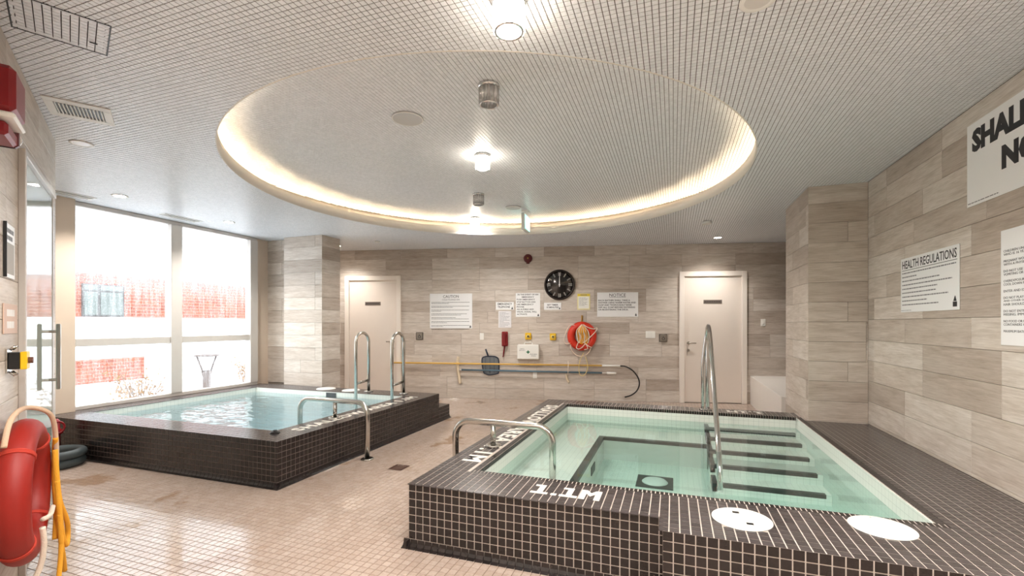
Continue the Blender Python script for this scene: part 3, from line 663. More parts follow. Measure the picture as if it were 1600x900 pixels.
# handrails
def flange(z=0): return MB().lathe([(.066, z), (.066, z+.010), (.056, z+.016), (.030, z+.018), (.030, z)], 28)
def low_rail(label, y, xo, xd, xi, ztop, zi, foot_side):
    t = thing('grab_rail', label, 'handrail', (xo, y, 0), group='low bent grab rails over the pool edges')
    d = xi-xo
    MB().tube(fillet([(0,0,.0),(0,0,ztop),(d,0,ztop),(d,0,zi)], .13, 10), .0265, 16).build('bent_tube', M_STEEL, t)
    flange().build('floor_flange', M_STEEL, t)
    p = MB().tube([(xd-xo,0,HD),(xd-xo,0,ztop-.01)], .022, 16).build('support_post', M_STEEL, t); flange(HD+.0005).build('post_flange', M_STEEL, p, (xd-xo,0,0))
low_rail('low bent steel grab rail over the edge of the window pool', 3.96, -2.98, -3.39, -3.86, .585, -.2, 1)
low_rail('low bent steel grab rail over the plunge pool edge', 3.48, -1.73, -1.39, -.89, .59, .145, -1)
# U hoops of the ladder
for k, hx in enumerate((-4.25, -3.65)):
    t = thing('ladder_hoop', ('tall steel ladder hoop on the far pool deck, nearer the pillar', 'tall steel ladder hoop on the far pool deck, nearer the deck corner')[k], 'handrail', (hx, 5.68, HD), group='ladder hoops at the far pool edge')
    MB().tube(fillet([(0,0,0),(0,0,.87),(0,-.29,.87),(0,-.29,-.45)], .144, 12), .022, 16).build('hoop_tube', M_STEEL, t)
    MB().tube([(0,0,.17),(0,-.29,.15)], .017, 12).build('cross_bar', M_STEEL, t); flange(.0005).build('deck_flange', M_STEEL, t)
# stair handrail of the plunge pool
t = thing('stair_handrail', 'tall sloping steel handrail running down into the plunge pool', 'handrail', (.375, 5.79, HD))
MB().tube(spline([(0,0,0),(0,0,.3),(0,0,.6),(0,0,.84),(0,-.03,.93),(0,-.11,.975),(0,-.22,.955),(0,-.42,.84),(0,-.68,.60),(0,-1.0,.28),(0,-1.3,0),(0,-1.5,-.24),(0,-1.56,-.42)], 6), .023, 16).build('sloping_rail', M_CHROME, t)
MB().tube(spline([(-.05,.01,0),(-.05,.01,.3),(-.05,.01,.52),(-.035,0,.7),(-.012,-.02,.88),(0,-.06,.955)], 6), .019, 14).build('brace_tube', M_CHROME, t)
MB().lathe([(.07,.0005),(.07,.008),(.03,.014),(.02,.014)], 28).build('deck_flange', M_CHROME, t, (-.02,0,0))
# ---------------------------------------------------------------- signs
def root_on(wall, name, label, cat, a, z, off=PT+.0015, group=None):
    if wall == 'back': return thing(name, label, cat, on_back(a, z, off), RZB, group)
    if wall == 'right': return thing(name, label, cat, (XR-off+PT, a, z), RZR, group)
    return thing(name, label, cat, on_left(a, z, off-PT), RZL, group)
def put_text(parent, body, x, z, w_=None, h_=None, size=None, m=M_INK, bold=0, ax='CENTER', y=-.0052, line=1.0):
    me = text_mesh(body, size or .1, m, bold, .0004, 1.0, ax, 'CENTER' if size is None or ax == 'CENTER' else 'TOP', line)
    if w_: fit_text(me, w_, h_)
    return link('lettering', me, parent, (x, y, z), (PI/2, 0, 0))
def fine_print(parent, x0, x1, rows, m=M_GINK, h_=.006, seed=1):
    r = random.Random(seed); mb = MB()
    for z, L in rows:
        x = x0
        while x < x0+(x1-x0)*L:
            ww = r.uniform(.012, .045); e = min(x+ww, x0+(x1-x0)*L); mb.box(x, e, -.0054, -.005, z-h_/2, z+h_/2); x = e+.006
    return tag(mb.build('fine_print', m, parent), kind='stuff')
def logo(parent, x, z, s=.03):      # small black badge with a white sail-like mark
    o = MB().box(x-s/2, x+s/2, -.0054, -.005, z-s*.75, z-s*.05).prism([(x-s*.4, z+s*.02), (x+s*.4, z+s*.02), (x+.1*s, z+s*.75), (x-.02*s, z+s*.75)], -.0054, -.005).build('badge', M_INK, parent)
def sign(wall, name, label, a0, a1, z0, z1, cat='sign', m=M_SIGN):
    a, z, hw, hh = (a0+a1)/2, (z0+z1)/2, abs(a1-a0)/2, (z1-z0)/2
    t = root_on(wall, name, label, cat, a, z); MB().box(-hw, hw, -.005, 0, -hh, hh, bev=.001).build('board', m, t); return t, hw, hh

t, hw, hh = sign('back', 'caution_sign', 'large white CAUTION notice with lines of small print on the back wall', -4.465, -3.649, 1.316, 1.971)
put_text(t, 'CAUTION', 0, hh-.055, .30, .052); put_text(t, 'COLD PLUNGE SPA', 0, hh-.115, .34, .032, m=M_GINK)
fine_print(t, -hw+.03, hw-.03, [(hh-.165-i*.0 - .022*j - .052*(j//2)*.55, L) for i in (0,) for j, L in enumerate((.98,.45,.97,.55,.96,.25,.9,.75,.62,.95,.97,.4,.97,.3,.96,.35))][:15], M_INK, .007, 3); logo(t, hw-.035, -hh+.035)
t, hw, hh = sign('back', 'telephone_sign', 'small white EMERGENCY TELEPHONE sign above a printed sheet', -3.199, -2.863, 1.662, 1.806)
put_text(t, 'EMERGENCY', 0, .035, .27, .038, bold=.002); put_text(t, 'TELEPHONE', -.02, -.02, .23, .038, bold=.002); logo(t, hw-.03, -hh+.03)
t, hw, hh = sign('back', 'printed_sheet', 'white printed sheet of fine text above the red telephone', -3.151, -2.911, 1.329, 1.639, 'notice', mat('paper', srgb(226,224,226), .8))
fine_print(t, -hw+.02, hw-.02, [(hh-.03-.0235*j, L) for j, L in enumerate((.6,.9,.5,.95,.9,.7,.97,.4,.9,.95,.8,.5))], M_GINK, .006, 4)
t, hw, hh = sign('back', 'emergency_stop_sign', 'white sign telling what to do IN THE EVENT OF AN EMERGENCY', -2.827, -2.375, 1.53, 1.971)
for i, (tx, L) in enumerate((('IN THE EVENT OF AN', .93), ('EMERGENCY', .55), ('PUSH EMERGENCY', .82), ('STOP BUTTON AND', .84), ('USE EMERGENCY', .76), ('PHONE.', .34), ('AN AUDIBLE AND', .76), ('VISUAL SIGNAL WILL', .9), ('ACTIVATE', .46))):
    ww = L*(2*hw-.04); put_text(t, tx, 0 if i < 2 else -hw+.02+ww/2, hh-.03-i*.0455, ww, .029, bold=.002)
logo(t, hw-.035, -hh+.035)
t, hw, hh = sign('back', 'timer_sign', 'small white SET TIMER sign just below the black clock', -2.304, -1.988, 1.658, 1.789)
put_text(t, 'SET TIMER', 0, .025, .2, .03, bold=.002); put_text(t, '10 MINUTES', 0, -.02, .22, .03, bold=.002); logo(t, hw-.03, -hh+.03, .025)
t, hw, hh = sign('back', 'laminated_notice', 'yellow-topped laminated notice above the hung lifebuoy', -1.697, -1.466, 1.657, 1.95, 'notice', mat('pale_yellow_card', srgb(236,226,170), .4))
MB().box(-hw+.02, hw-.02, -.0056, -.005, -hh+.02, hh-.05).build('paper', mat('white_paper', srgb(240,238,230), .7), t)
MB().box(-hw+.004, hw-.004, -.0056, -.005, hh-.046, hh-.004).build('yellow_header', mat('header_yellow', srgb(232,206,60), .5), t); MB().box(-.06, .06, -.0062, -.0056, hh-.03, hh-.018).build('header_print', M_GINK, t)
o = fine_print(t, -hw+.035, hw-.035, [(hh-.075-.02*j, L) for j, L in enumerate((.7,.95,.9,.5,.95,.8,.9,.6))], M_GINK, .005, 6); o.location.y = -.001
t, hw, hh = sign('back', 'shower_notice', 'wide white NOTICE sign about showering before entering', -1.339, -.613, 1.527, 1.97)
put_text(t, 'NOTICE', 0, hh-.05, .29, .058); MB().box(-.145, .145, -.0054, -.005, hh-.092, hh-.088).build('underline', M_INK, t)
for i, (tx, L) in enumerate((('EACH BATHER SHALL TAKE A', .82), ('SHOWER USING WARM WATER AND', .97), ('SOAP AND THOROUGHLY RINSE', .86), ('OFF ALL SOAP BEFORE ENTERING', .95), ('OR RE-ENTERING THE DECK.', .78))):
    ww = L*(2*hw-.04); put_text(t, tx, -hw+.02+ww/2, hh-.145-i*.042, ww, .028, bold=.002)
logo(t, hw-.04, -hh+.04)
t, hw, hh = sign('right', 'health_regulations_sign', 'white HEALTH REGULATIONS sign on the right plank wall', 3.945, 4.791, 1.497, 1.947)
put_text(t, 'HEALTH REGULATIONS', 0, hh-.055, .79, .068, bold=.001); MB().box(-.4, .4, -.0054, -.005, hh-.104, hh-.1).build('underline', M_INK, t)
fine_print(t, -hw+.025, hw-.02, [(hh-.125-.033*j, L) for j, L in enumerate((.98,.3,.72,.92,.68,.66,.86,.5,.7))], M_GINK, .009, 8); fine_print(t, -hw+.01, hw, [(-hh+.015, .2)], M_GINK, .004, 9); logo(t, hw-.05, -hh+.06, .05)
t, hw, hh = sign('right', 'shallow_water_sign', 'large white sign with big letters SHALLOW WATER NO DIVING', 2.19, 3.857, 2.165, 2.70)
put_text(t, 'SHALLOW WATER', 0, hh-.12, 1.56, .15, bold=.006); put_text(t, 'NO DIVING', 0, -.05, .99, .145, bold=.006); fine_print(t, -hw+.01, hw, [(-hh+.02, .18)], M_GINK, .006, 10)
t, hw, hh = sign('right', 'spa_rules_sign', 'tall white sign of spaced safety rules, cut by the picture edge', 2.55, 3.526, 1.275, 1.95)
rules = ['CHILDREN UNDER THE AGE OF TWELVE', 'WHO IS 16 YEARS OF AGE OR OLDER', '', 'PREGNANT WOMEN SHOULD CONSULT', 'WITH A PHYSICIAN', '', 'DO NOT USE THE SPA IF YOU HAVE', 'VOMITING OR DIARRHEA', '', 'OVEREXPOSURE MAY CAUSE FAINTING', 'COOL DOWN PERIODICALLY', '', 'ENTER AND EXIT THE SPA SLOWLY', '', 'DO NOT PLAY OR SWIM NEAR DRAINS', 'AND OTHER OBJECTS', 'HAIR SHOULD BE TIED', '', 'DO NOT ENTER OR REMAIN IN THE SPA', 'MISSING. IMMEDIATELY', '', 'NO FOOD OR BEVERAGES', 'CONTAINERS OF ANY KIND', '', 'MAXIMUM BATHER LOAD']
for i, tx in enumerate(rules):
    if tx: ww = min(len(tx)*.0143, 2*hw-.06); put_text(t, tx, -hw+.025+ww/2, hh-.125-i*.0195, ww, .014)
# ---------------------------------------------------------------- things on the back wall
ROTX = Matrix.Rotation(PI/2, 4, 'X')       # lathe axis turned to face the room (-y)
t = root_on('back', 'wall_clock', 'round black wall clock with silver numerals and white hands', 'clock', -2.02, 2.115)
MB().torus(.262, .018, 56, 12, Matrix.Translation((0,-.02,0)) @ ROTX).build('rim', mat('dark_bronze', srgb(48,38,34), .35, .4), t)
MB().lathe([(.26, .0), (.26, .012), (.2, .024), (.1, .034), (0, .038)], 56, ROTX).build('domed_face', mat('black_gloss_face', srgb(70,67,66), .1, .8, noise=.6, nscale=9), t)
nm = mat('silver_numerals', srgb(128,126,124), .3, .5)
for k in range(12):
    a = k*PI/6; M = Matrix.Rotation(a, 4, 'Y') @ Matrix.Translation((0, -.028, .195))
    q = MB()
    for dx in ((0,) if k % 3 else (-.014, .014)): q.box(dx-.011, dx+.011, -.006, .004, -.035, .035, M)
    q.build('numeral', nm, t)
hm = mat('white_hand', srgb(235,235,235), .4)
MB().prism([(-.009,-.03),(.009,-.03),(.004,.13),(-.004,.13)], -.045, -.042).build('hour_hand', hm, t); MB().prism([(-.007,-.04),(.007,-.04),(.005,.215),(-.001,.215)], -.049, -.046).build('minute_hand', hm, t)
MB().cyl(.014, .03, .052, 16, ROTX).build('hub', hm, t)
t = root_on('back', 'fire_bell', 'round dark red fire alarm bell high on the back wall', 'alarm bell', -2.6, 2.608)
MB().lathe([(.082,0),(.082,.012),(.076,.034),(.05,.05),(.02,.055),(0,.055)], 32, ROTX).build('gong', M_DRED, t); MB().cyl(.014, .05, .066, 14, ROTX).build('centre_nut', M_BRASS, t); MB().box(-.03, .03, -.015, 0, -.1, -.06, bev=.003).build('back_box', M_DRED, t)
def plate(wall, name, label, a, z, w_, h_, cat='switch', m=M_PLASTIC, group=None, rocker=1):
    t = root_on(wall, name, label, cat, a, z, group=group); MB().box(-w_/2, w_/2, -.007, 0, -h_/2, h_/2, bev=.002).build('plate', m, t)
    for k in range(rocker):
        x = (k-(rocker-1)/2)*.055; MB().box(x-.016, x+.016, -.011, -.006, -.033, .033, bev=.002).build('rocker', m, t)
    return t
plate('back', 'light_switch', 'single white wall switch between the CAUTION notice and the red telephone', -3.466, 1.166, .075, .125)
plate('back', 'wall_switch_plate', 'double white switch plate beside the door opener near the white door', -.40, 1.205, .165, .125, rocker=2)
plate('back', 'light_switch', 'single white switch between the door and the right pillar', 1.512, 1.422, .08, .125)
t = plate('back', 'power_outlet', 'white power outlet low on the wall below the first aid box', -2.47, .453, .075, .118, 'outlet', rocker=0)
for dz in (.026, -.026): MB().box(-.017, .017, -.010, -.006, dz-.016, dz+.016, bev=.003).build('socket', M_PLASTIC, t)
for label, a, z in (('square steel door opener button beside the door behind the ladder', -4.666, 1.168), ('square steel door opener button beside the white door near the pillar', -.178, 1.148)):
    t = root_on('back', 'door_opener_button', label, 'button', a, z); MB().box(-.07, .07, -.012, 0, -.07, .07, bev=.003).build('back_plate', mat('dark_steel_edge', srgb(92,84,78), .4, .6), t)
    o = MB().box(-.06, .06, -.020, -.012, -.06, .06, bev=.003).build('push_plate', mat('worn_steel', srgb(150,140,130), .35, .7), t)
    m = MB().torus(.022, .004, 20, 8, Matrix.Translation((0, -.021, -.012)) @ ROTX).tube([(0,-.021,.04),(0,-.021,.008),(.02,-.021,.004),(.026,-.021,-.02)], .004, 8); m.build('wheelchair_mark', M_INK, o)
t = root_on('back', 'emergency_telephone', 'red wall telephone with a hanging red cord', 'telephone', -3.03, 1.12)
MB().box(-.058, .058, -.04, 0, -.135, .135, bev=.012).build('base', M_RED, t)
hs = MB().box(-.026, .026, -.085, -.055, -.12, .12, bev=.01).box(-.034, .034, -.088, -.04, .07, .125, bev=.012).box(-.034, .034, -.088, -.04, -.125, -.07, bev=.012).build('handset', mat('red_handset', srgb(120,18,24), .3), t)
pts = [(.0+.011*math.cos(k*1.1)-.03*(k/90), -.03+.011*math.sin(k*1.1), -.135-.2*(k/90)) for k in range(91)]
MB().tube(pts, .005, 6).build('coiled_cord', M_RED, t)
for label, a, z in (('yellow framed push button above the first aid box', -2.594, 1.172), ('yellow framed push button beside the hung lifebuoy', -2.14, 1.163)):
    t = root_on('back', 'emergency_push_button', label, 'button', a, z, group='yellow buttons on the back wall'); MB().box(-.056, .056, -.04, 0, -.062, .062, bev=.008).build('housing', M_YELLOW, t)
    MB().lathe([(.036,.04),(.036,.05),(.03,.056),(0,.056)], 24, ROTX).build('collar', M_PALEY, t); MB().lathe([(.016,.056),(.016,.066),(0,.068)], 20, ROTX).build('plunger', M_BLACK, t)
t = root_on('back', 'first_aid_box', 'white first aid box with a green cross and a carrying handle', 'first aid box', -2.589, .885)
MB().box(-.2, .2, -.11, 0, -.135, .135, bev=.014).build('case', M_PLASTIC, t); MB().box(-.203, .203, -.114, -.108, -.006, .0).build('lid_seam', mat('seam_grey', srgb(190,188,182), .5), t) if 0 else None
MB().tube(fillet([(-.07,-.055,.13),(-.07,-.055,.175),(.07,-.055,.175),(.07,-.055,.13)], .03), .009, 10).build('handle', M_PLASTIC, t)
g_ = mat('first_aid_green', srgb(20,120,80), .5); MB().box(-.01, .01, -.1115, -.1105, -.03, .03).build('green_cross', g_, t); MB().box(-.03, .03, -.1115, -.1105, -.01, .01).build('green_cross', g_, t)
put_text(t, 'FIRST\nAID KIT', -.11, .045, .11, .045, y=-.111, m=M_GINK); put_text(t, 'PREMIERS\nSOINS', .1, -.055, .13, .05, y=-.111, m=M_GINK)
# hung lifebuoy with coiled ropes
t = root_on('back', 'lifebuoy', 'orange-red lifebuoy with cream and yellow ropes hung on the back wall', 'lifebuoy', -1.616, 1.178)
MB().torus(.195, .068, 48, 18, Matrix.Translation((0,-.075,0)) @ ROTX).build('ring', M_BUOY, t)
for k in range(4):
    a = PI/4+k*PI/2; MB().torus(.069, .004, 24, 8, Matrix.Translation((.195*math.cos(a), -.075, .195*math.sin(a))) @ Matrix.Rotation(-a, 4, 'Y') @ Matrix.Identity(4)).build('band', mat('rope_band', srgb(214,60,34), .6), t)
R1 = lambda pts, n=8: spline([(x, y, z) for x, y, z in pts], n)
MB().tube(R1([(-.13,-.12,.2),(-.22,-.11,.19),(-.29,-.08,.06),(-.32,-.07,-.08),(-.28,-.08,-.14),(-.2,-.12,-.12)]), .008, 8).build('grab_rope', M_ROPEW, t)
MB().tube(R1([(.02,-.15,.21),(.1,-.15,.16),(.2,-.15,.13),(.26,-.14,.15),(.25,-.15,.1),(.16,-.15,.0),(.07,-.15,-.08),(.05,-.15,-.12),(.12,-.15,-.18),(.17,-.14,-.2)]), .008, 8).build('grab_rope', M_ROPEW, t)
MB().tube(R1([(-.2,-.12,-.15),(-.2,-.12,-.22),(-.15,-.1,-.3),(-.06,-.09,-.36),(.05,-.09,-.35),(.13,-.1,-.28),(.15,-.13,-.22)]), .008, 8).build('grab_rope', M_ROPEW, t)
for k in range(7):
    x0 = -.075+.026*k; MB().tube(R1([(-.005,-.155,.21),(x0-.02,-.145,.1),(x0-.012,-.14,-.02),(x0+.02,-.145,-.12-.012*(k % 3)),(x0+.045,-.15,-.02),(x0+.02,-.148,.1),(.0,-.16,.21)]), .0075, 8).build('coiled_rope', M_ROPEY if k % 3 else M_ROPEW, t)
MB().tube(R1([(-.06,-.15,-.1),(-.1,-.15,-.2),(-.06,-.15,-.23),(.0,-.15,-.2),(.06,-.15,-.14),(.1,-.15,-.22),(.04,-.14,-.24)]), .008, 8).build('coiled_rope', M_ROPEW, t)
MB().tube(R1([(.03,-.12,-.3),(-.03,-.125,-.42),(-.055,-.13,-.56),(-.04,-.13,-.68),(.02,-.13,-.71),(.08,-.13,-.64),(.1,-.13,-.52),(.06,-.12,-.36)]), .006, 8).build('trailing_rope', mat('pale_yellow_rope', srgb(226,206,140), .9), t)
t = root_on('back', 'buoy_hook', 'small dark brass hook holding the hung lifebuoy', 'hook', -1.612, 1.48)
MB().box(-.016, .016, -.008, 0, -.05, .075, bev=.003).build('hook_plate', M_BRASS, t); MB().tube(fillet([(0,-.006,-.0),(0,-.17,-.01),(0,-.17,.03)], .02), .007, 8).build('hook_arm', M_BRASS, t)
# rescue pole, skimmer pole, net
t = root_on('back', 'rescue_hook_pole', 'long yellow rescue pole ending in a black curved hook', 'rescue pole', -3.05, .656, PT+.085)
L0, L1 = -5.16+3.05, -.94+3.05
MB().tube([(L0,0,.008),(1.79,0,-.006)], .016, 12).build('pole', M_POLEY, t); MB().tube([(1.79,0,-.006),(L1,0,-.009)], .0165, 12).build('white_ferrule', M_PLASTIC, t); MB().tube([(L0-.03,0,.008),(L0+.01,0,.008)], .02, 12).build('end_cap', M_PLASTIC, t)
MB().tube(spline([(L1-.01,0,-.01),(L1+.1,0,-.02),(L1+.22,0,-.09),(L1+.31,0,-.21),(L1+.335,0,-.33),(L1+.29,0,-.45),(L1+.19,0,-.53),(L1+.08,0,-.565)], 6), .012, 10).build('shepherd_hook', M_BLACK, t)
t = root_on('back', 'skimmer_pole', 'blue-grey pole under the yellow rescue pole, with a white tip', 'pole', -2.5, .53, PT+.085)
MB().tube([(-1.345,0,.014),(1.24,0,-.012)], .017, 12).build('pole', M_POLEB, t); MB().tube([(1.24,0,-.012),(1.36,0,-.013)], .013, 10).build('inner_tube', M_ALU, t); MB().tube([(1.33,0,-.013),(1.49,0,-.016)], .021, 12).build('white_grip', M_PLASTIC, t); MB().tube([(-1.375,0,.014),(-1.335,0,.014)], .02, 12).build('end_cap', M_ALU, t)
t = root_on('back', 'leaf_net', 'dark blue flat leaf net hanging behind the yellow pole', 'net', -3.31, .63, PT+.02)
out = spline([(-.15,0,.1),(-.1,0,.155),(.02,0,.165),(.12,0,.15),(.165,0,.09),(.165,0,-.12),(.12,0,-.16),(0,0,-.18),(-.07,0,-.165),(-.12,0,-.12)], 6, True)
MB().tube(out, .012, 8, True).build('net_rim', mat('navy_plastic', srgb(40,48,66), .5), t)
MB().prism([(p.x*.97, p.z*.97) for p in out], -.002, .002).build('net_mesh', mat('blue_grey_mesh', srgb(112,116,120), .8, noise=.3, nscale=120), t)
for x in (-.08, 0, .08): MB().tube([(x,-.004,.15),(x,-.004,-.15)], .004, 6).build('net_strand', mat('navy_strand', srgb(58,68,84), .7), t)
MB().tube([(-.03,0,.16),(-.08,0,.3)], .014, 10).build('net_handle', mat('navy_handle', srgb(40,48,66), .5), t)
t = root_on('back', 'pole_rest', 'pale upright wooden rest carrying the left part of the poles', 'bracket', -3.90, .53)
MB().tube(spline([(-.01,-.03,.255),(-.02,-.034,.1),(-.005,-.034,-.05),(.03,-.03,-.25)], 6), .028, 10).build('wooden_upright', M_WOODB, t); MB().tube([(-.03,-.03,.17),(-.03,-.09,.165),(-.03,-.09,.19)], .008, 8).build('rest_hook', M_WOODB, t)
t = root_on('back', 'pole_rest', 'pale wooden rest with a rope loop under the lifebuoy', 'bracket', -1.865, .43)
MB().tube(spline([(-.03,-.03,.05),(-.02,-.034,-.02),(.015,-.03,-.1)], 5), .022, 10).build('wooden_upright', M_WOODB, t); MB().tube(R1([(-.01,-.03,.03),(.0,-.125,.10),(.005,-.13,.2),(.0,-.03,.29)]), .006, 8).build('rope_loop', M_ROPEW, t)

# ---------------------------------------------------------------- things on the slanted wall
t, hw, hh = sign('left', 'poster_notice', 'narrow white notice in a dark frame beside the glass door', 1.70, 1.92, 1.63, 1.90, 'notice')
MB().box(-hw-.006, -hw, -.012, 0, -hh, hh).build('frame_edge', M_BLACK, t); fine_print(t, -hw+.02, hw-.02, [(.10, .95), (.065, .8)], M_GINK, .022, 31); MB().box(-hw+.02, hw-.02, -.0056, -.005, -hh+.02, .04).build('grey_panel', mat('grey_print', srgb(170,166,160), .6), t)
t, hw, hh = sign('left', 'wooden_sign', 'small beige sign with two lines of white print below the framed notice', 1.64, 1.94, 1.35, 1.50, 'sign', mat('beige_plate', srgb(206,176,158), .5))
fine_print(t, -hw+.06, hw-.06, [(.03, .95), (-.03, .9)], M_WHITE, .034, 32)
t = root_on('left', 'emergency_stop_button', 'black and yellow emergency stop box jutting from the slanted wall', 'button', 1.83, 1.215)
MB().box(-.05, .05, -.006, 0, -.06, .06).build('mount_plate', M_STEEL, t); MB().box(-.04, .04, -.048, -.006, -.042, .042, bev=.003).build('black_housing', M_BLACK, t); MB().box(-.041, .041, -.072, -.048, -.044, .044, bev=.003).build('yellow_cover', M_YELLOW, t)
MB().cyl(.016, .072, .09, 16, ROTX).build('plunger', mat('brown_plunger', srgb(96,60,48), .4), t)
for x in (-.03, .03):
    for z in (-.055, .055): MB().tube([(x,-.012,z),(x,-.03,z*1.35)], .006, 8).build('conduit_stub', M_STEEL, t)
t = root_on('left', 'fire_alarm_strobe', 'red fire alarm speaker box with a clear strobe high on the slanted wall', 'fire alarm', 2.2, 2.37)
MB().box(-.13, .10, -.1, 0, -.06, .14, bev=.02).build('speaker_box', M_RED, t); MB().box(-.13, .1, -.1, -.004, -.085, -.062, bev=.008).build('white_base', M_PLASTIC, t)
MB().box(-.08, .15, -.07, 0, -.15, -.09, bev=.012).build('strobe_base', M_RED, t); MB().box(.105, .15, -.075, 0, -.15, .03, bev=.012).build('side_plate', M_DRED, t); MB().lathe([(.035,0),(.035,.03),(.02,.045),(0,.048)], 20, Matrix.Translation((.17, -.042, -.09)) @ Matrix.Rotation(PI/2, 4, 'Y')).build('strobe_lens', M_OFFGLASS, t)
t = root_on('left', 'lifebuoy', 'large dark red lifebuoy with yellow rope hung low beside the glass door', 'lifebuoy', 1.95, .585)
MB().torus(.285, .062, 56, 20, Matrix.Translation((0,-.075,0)) @ ROTX).build('ring', M_BUOY2, t)
for k in range(4):
    a = PI/4+k*PI/2; c_ = Vector((.295*math.cos(a), -.075, .295*math.sin(a)))
    for q in (-.02, 0, .02):
        a2 = a+q; MB().torus(.0635, .004, 24, 8, Matrix.Translation((.285*math.cos(a2), -.075, .285*math.sin(a2))) @ Matrix.Rotation(-a2, 4, 'Y')).build('rope_band', mat('rope_wrap', srgb(190,60,44), .8), t)
MB().tube(R1([(-.28,-.05,.27),(-.2,-.06,.38),(.02,-.08,.4),(.16,-.145,.34),(.23,-.16,.2),(.25,-.16,.05)]), .011, 10).build('grab_rope', mat('tan_rope', srgb(206,176,150), .9, bump=.6, nscale=120), t)
MB().tube(R1([(-.1,-.15,-.13),(-.02,-.165,-.14),(.12,-.16,-.14)]), .011, 10).build('grab_rope', M_ROPEW, t)
MB().tube(R1([(-.13,-.152,-.16),(-.115,-.155,-.25),(-.1,-.14,-.36),(-.1,-.1,-.46),(-.1,-.08,-.55)]), .012, 10).build('grab_rope', M_ROPEW, t)
MB().tube(R1([(.22,-.16,.2),(.27,-.15,.1),(.27,-.15,-.05),(.24,-.16,-.2),(.2,-.16,-.34)]), .012, 10).build('trailing_rope', M_ROPEY, t)
MB().tube(R1([(.2,-.16,.14),(.18,-.17,-.02),(.19,-.18,-.14),(.26,-.2,-.27),(.3,-.2,-.36),(.25,-.2,-.4),(.2,-.19,-.34),(.17,-.18,-.18),(.18,-.17,-.02)]), .012, 10).build('trailing_rope', M_ROPEY, t)
MB().tube(R1([(.18,-.18,-.18),(.19,-.185,-.3),(.17,-.185,-.42),(.12,-.18,-.55)]), .011, 10).build('trailing_rope', M_ROPEY, t)
MB().tube(R1([(.17,-.18,-.2),(.18,-.185,-.35),(.22,-.19,-.45),(.28,-.19,-.55)]), .011, 10).build('trailing_rope', M_ROPEY, t)
# hose and red valve behind the wall end
t = thing('coiled_hose', 'thick dark grey coiled hose on the floor by the window pool', 'hose', (-5.72, 2.74, 0))
for k, (rr, z) in enumerate(((.19, .045), (.185, .125))): MB().torus(rr, .042, 40, 12, Matrix.Translation((.01*k, .01*k, z))).build('hose_loop', mat('grey_rubber', srgb(62,70,72), .6), t)
t = thing('red_valve', 'red valve body standing behind the coiled hose', 'valve', (-6.0, 2.88, 0))
MB().lathe([(.04,0),(.04,.26),(.06,.27),(.06,.30),(.035,.32),(.035,.40),(.02,.42),(0,.42)], 20).build('body', M_RED, t); MB().torus(.06, .01, 24, 8, Matrix.Translation((.07,-.02,.34)) @ Matrix.Rotation(PI/2, 4, 'Y')).build('hand_wheel', M_RED, t)
# floor drain
t = thing('floor_drain', 'square rusty floor drain grate between the two pools', 'drain', (-2.525, 3.85, 0))
rust = mat('rusty_iron', srgb(74,42,30), .7, .3); MB().box(-.073, .073, -.073, .073, -.012, -.006).build('sump', M_BLACK, t)
fr = MB(); 
for s_ in (-1, 1): fr.box(s_*.066-.007, s_*.066+.007, -.073, .073, -.006, .001).box(-.059, .059, s_*.066-.007, s_*.066+.007, -.006, .001)
fr.build('grate_frame', rust, t)
for k in range(6): MB().box(-.055+k*.02, -.045+k*.02, -.059, .059, -.006, .0).build('grate_bar', rust, t)

# ---------------------------------------------------------------- ceiling fittings
def crystal_lamp(x, y, z, lit, label, sc=1.0):
    t = thing('crystal_ceiling_lamp', label, 'lamp', (x, y, z), group='crystal ceiling lamps in a row')
    MB().lathe([(.0,0),(.066*sc,0),(.066*sc,-.018),(.05*sc,-.024),(0,-.024)], 32).build('canopy', M_CHROME, t)
    cr = MB(); n_ = 16
    for k in range(n_):
        a = 2*PI*k/n_; cr.cyl(.0105*sc, -.135, -.022, 8, Matrix.Translation((.052*sc*math.cos(a), .052*sc*math.sin(a), 0)), True)
    cr.build('crystal_rods', M_CRYSTAL if not lit else mat('lit_crystal', srgb(250,244,235), .15, emit=(1,.90,.76,1), es=7), t)
    MB().torus(.052*sc, .006, 32, 8, Matrix.Translation((0,0,-.137))).build('lower_ring', M_CHROME, t)
    MB().lathe([(0,-.024),(.012,-.03),(.02,-.06),(.02,-.09),(.012,-.105),(0,-.11)], 16).build('bulb', M_LIT if lit else M_OFFGLASS, t)
    if lit:
        ld = bpy.data.lights.new('bulb_light', 'SPOT'); ld.energy = 48; ld.color = (1,.965,.91); ld.shadow_soft_size = .06; ld.spot_size = R(168); ld.spot_blend = .35
        link('bulb_light', ld, t, (0,0,-.16))
LZ = CU-.0005
for (x, y, lit, lab) in ((-1.21, 2.95, False, 'unlit crystal ceiling lamp nearest the front rim of the recess'), (-1.77, 4.15, True, 'glowing crystal ceiling lamp in the middle of the recess'), (-2.35, 5.38, False, 'unlit crystal ceiling lamp towards the back of the recess'), (-2.92, 6.55, True, 'glowing crystal ceiling lamp nearest the back rim of the recess')):
    crystal_lamp(x, y, LZ, lit, lab, 1.15)
crystal_lamp(-.68, 1.89, C-.0005, True, 'glowing crystal ceiling lamp cut by the top picture edge', 1.15)
crystal_lamp(-.15, .62, C-.0005, True, 'added glowing crystal ceiling lamp above the viewer, out of the picture', 1.15)  # unseen lamp, added to light the near end of the room
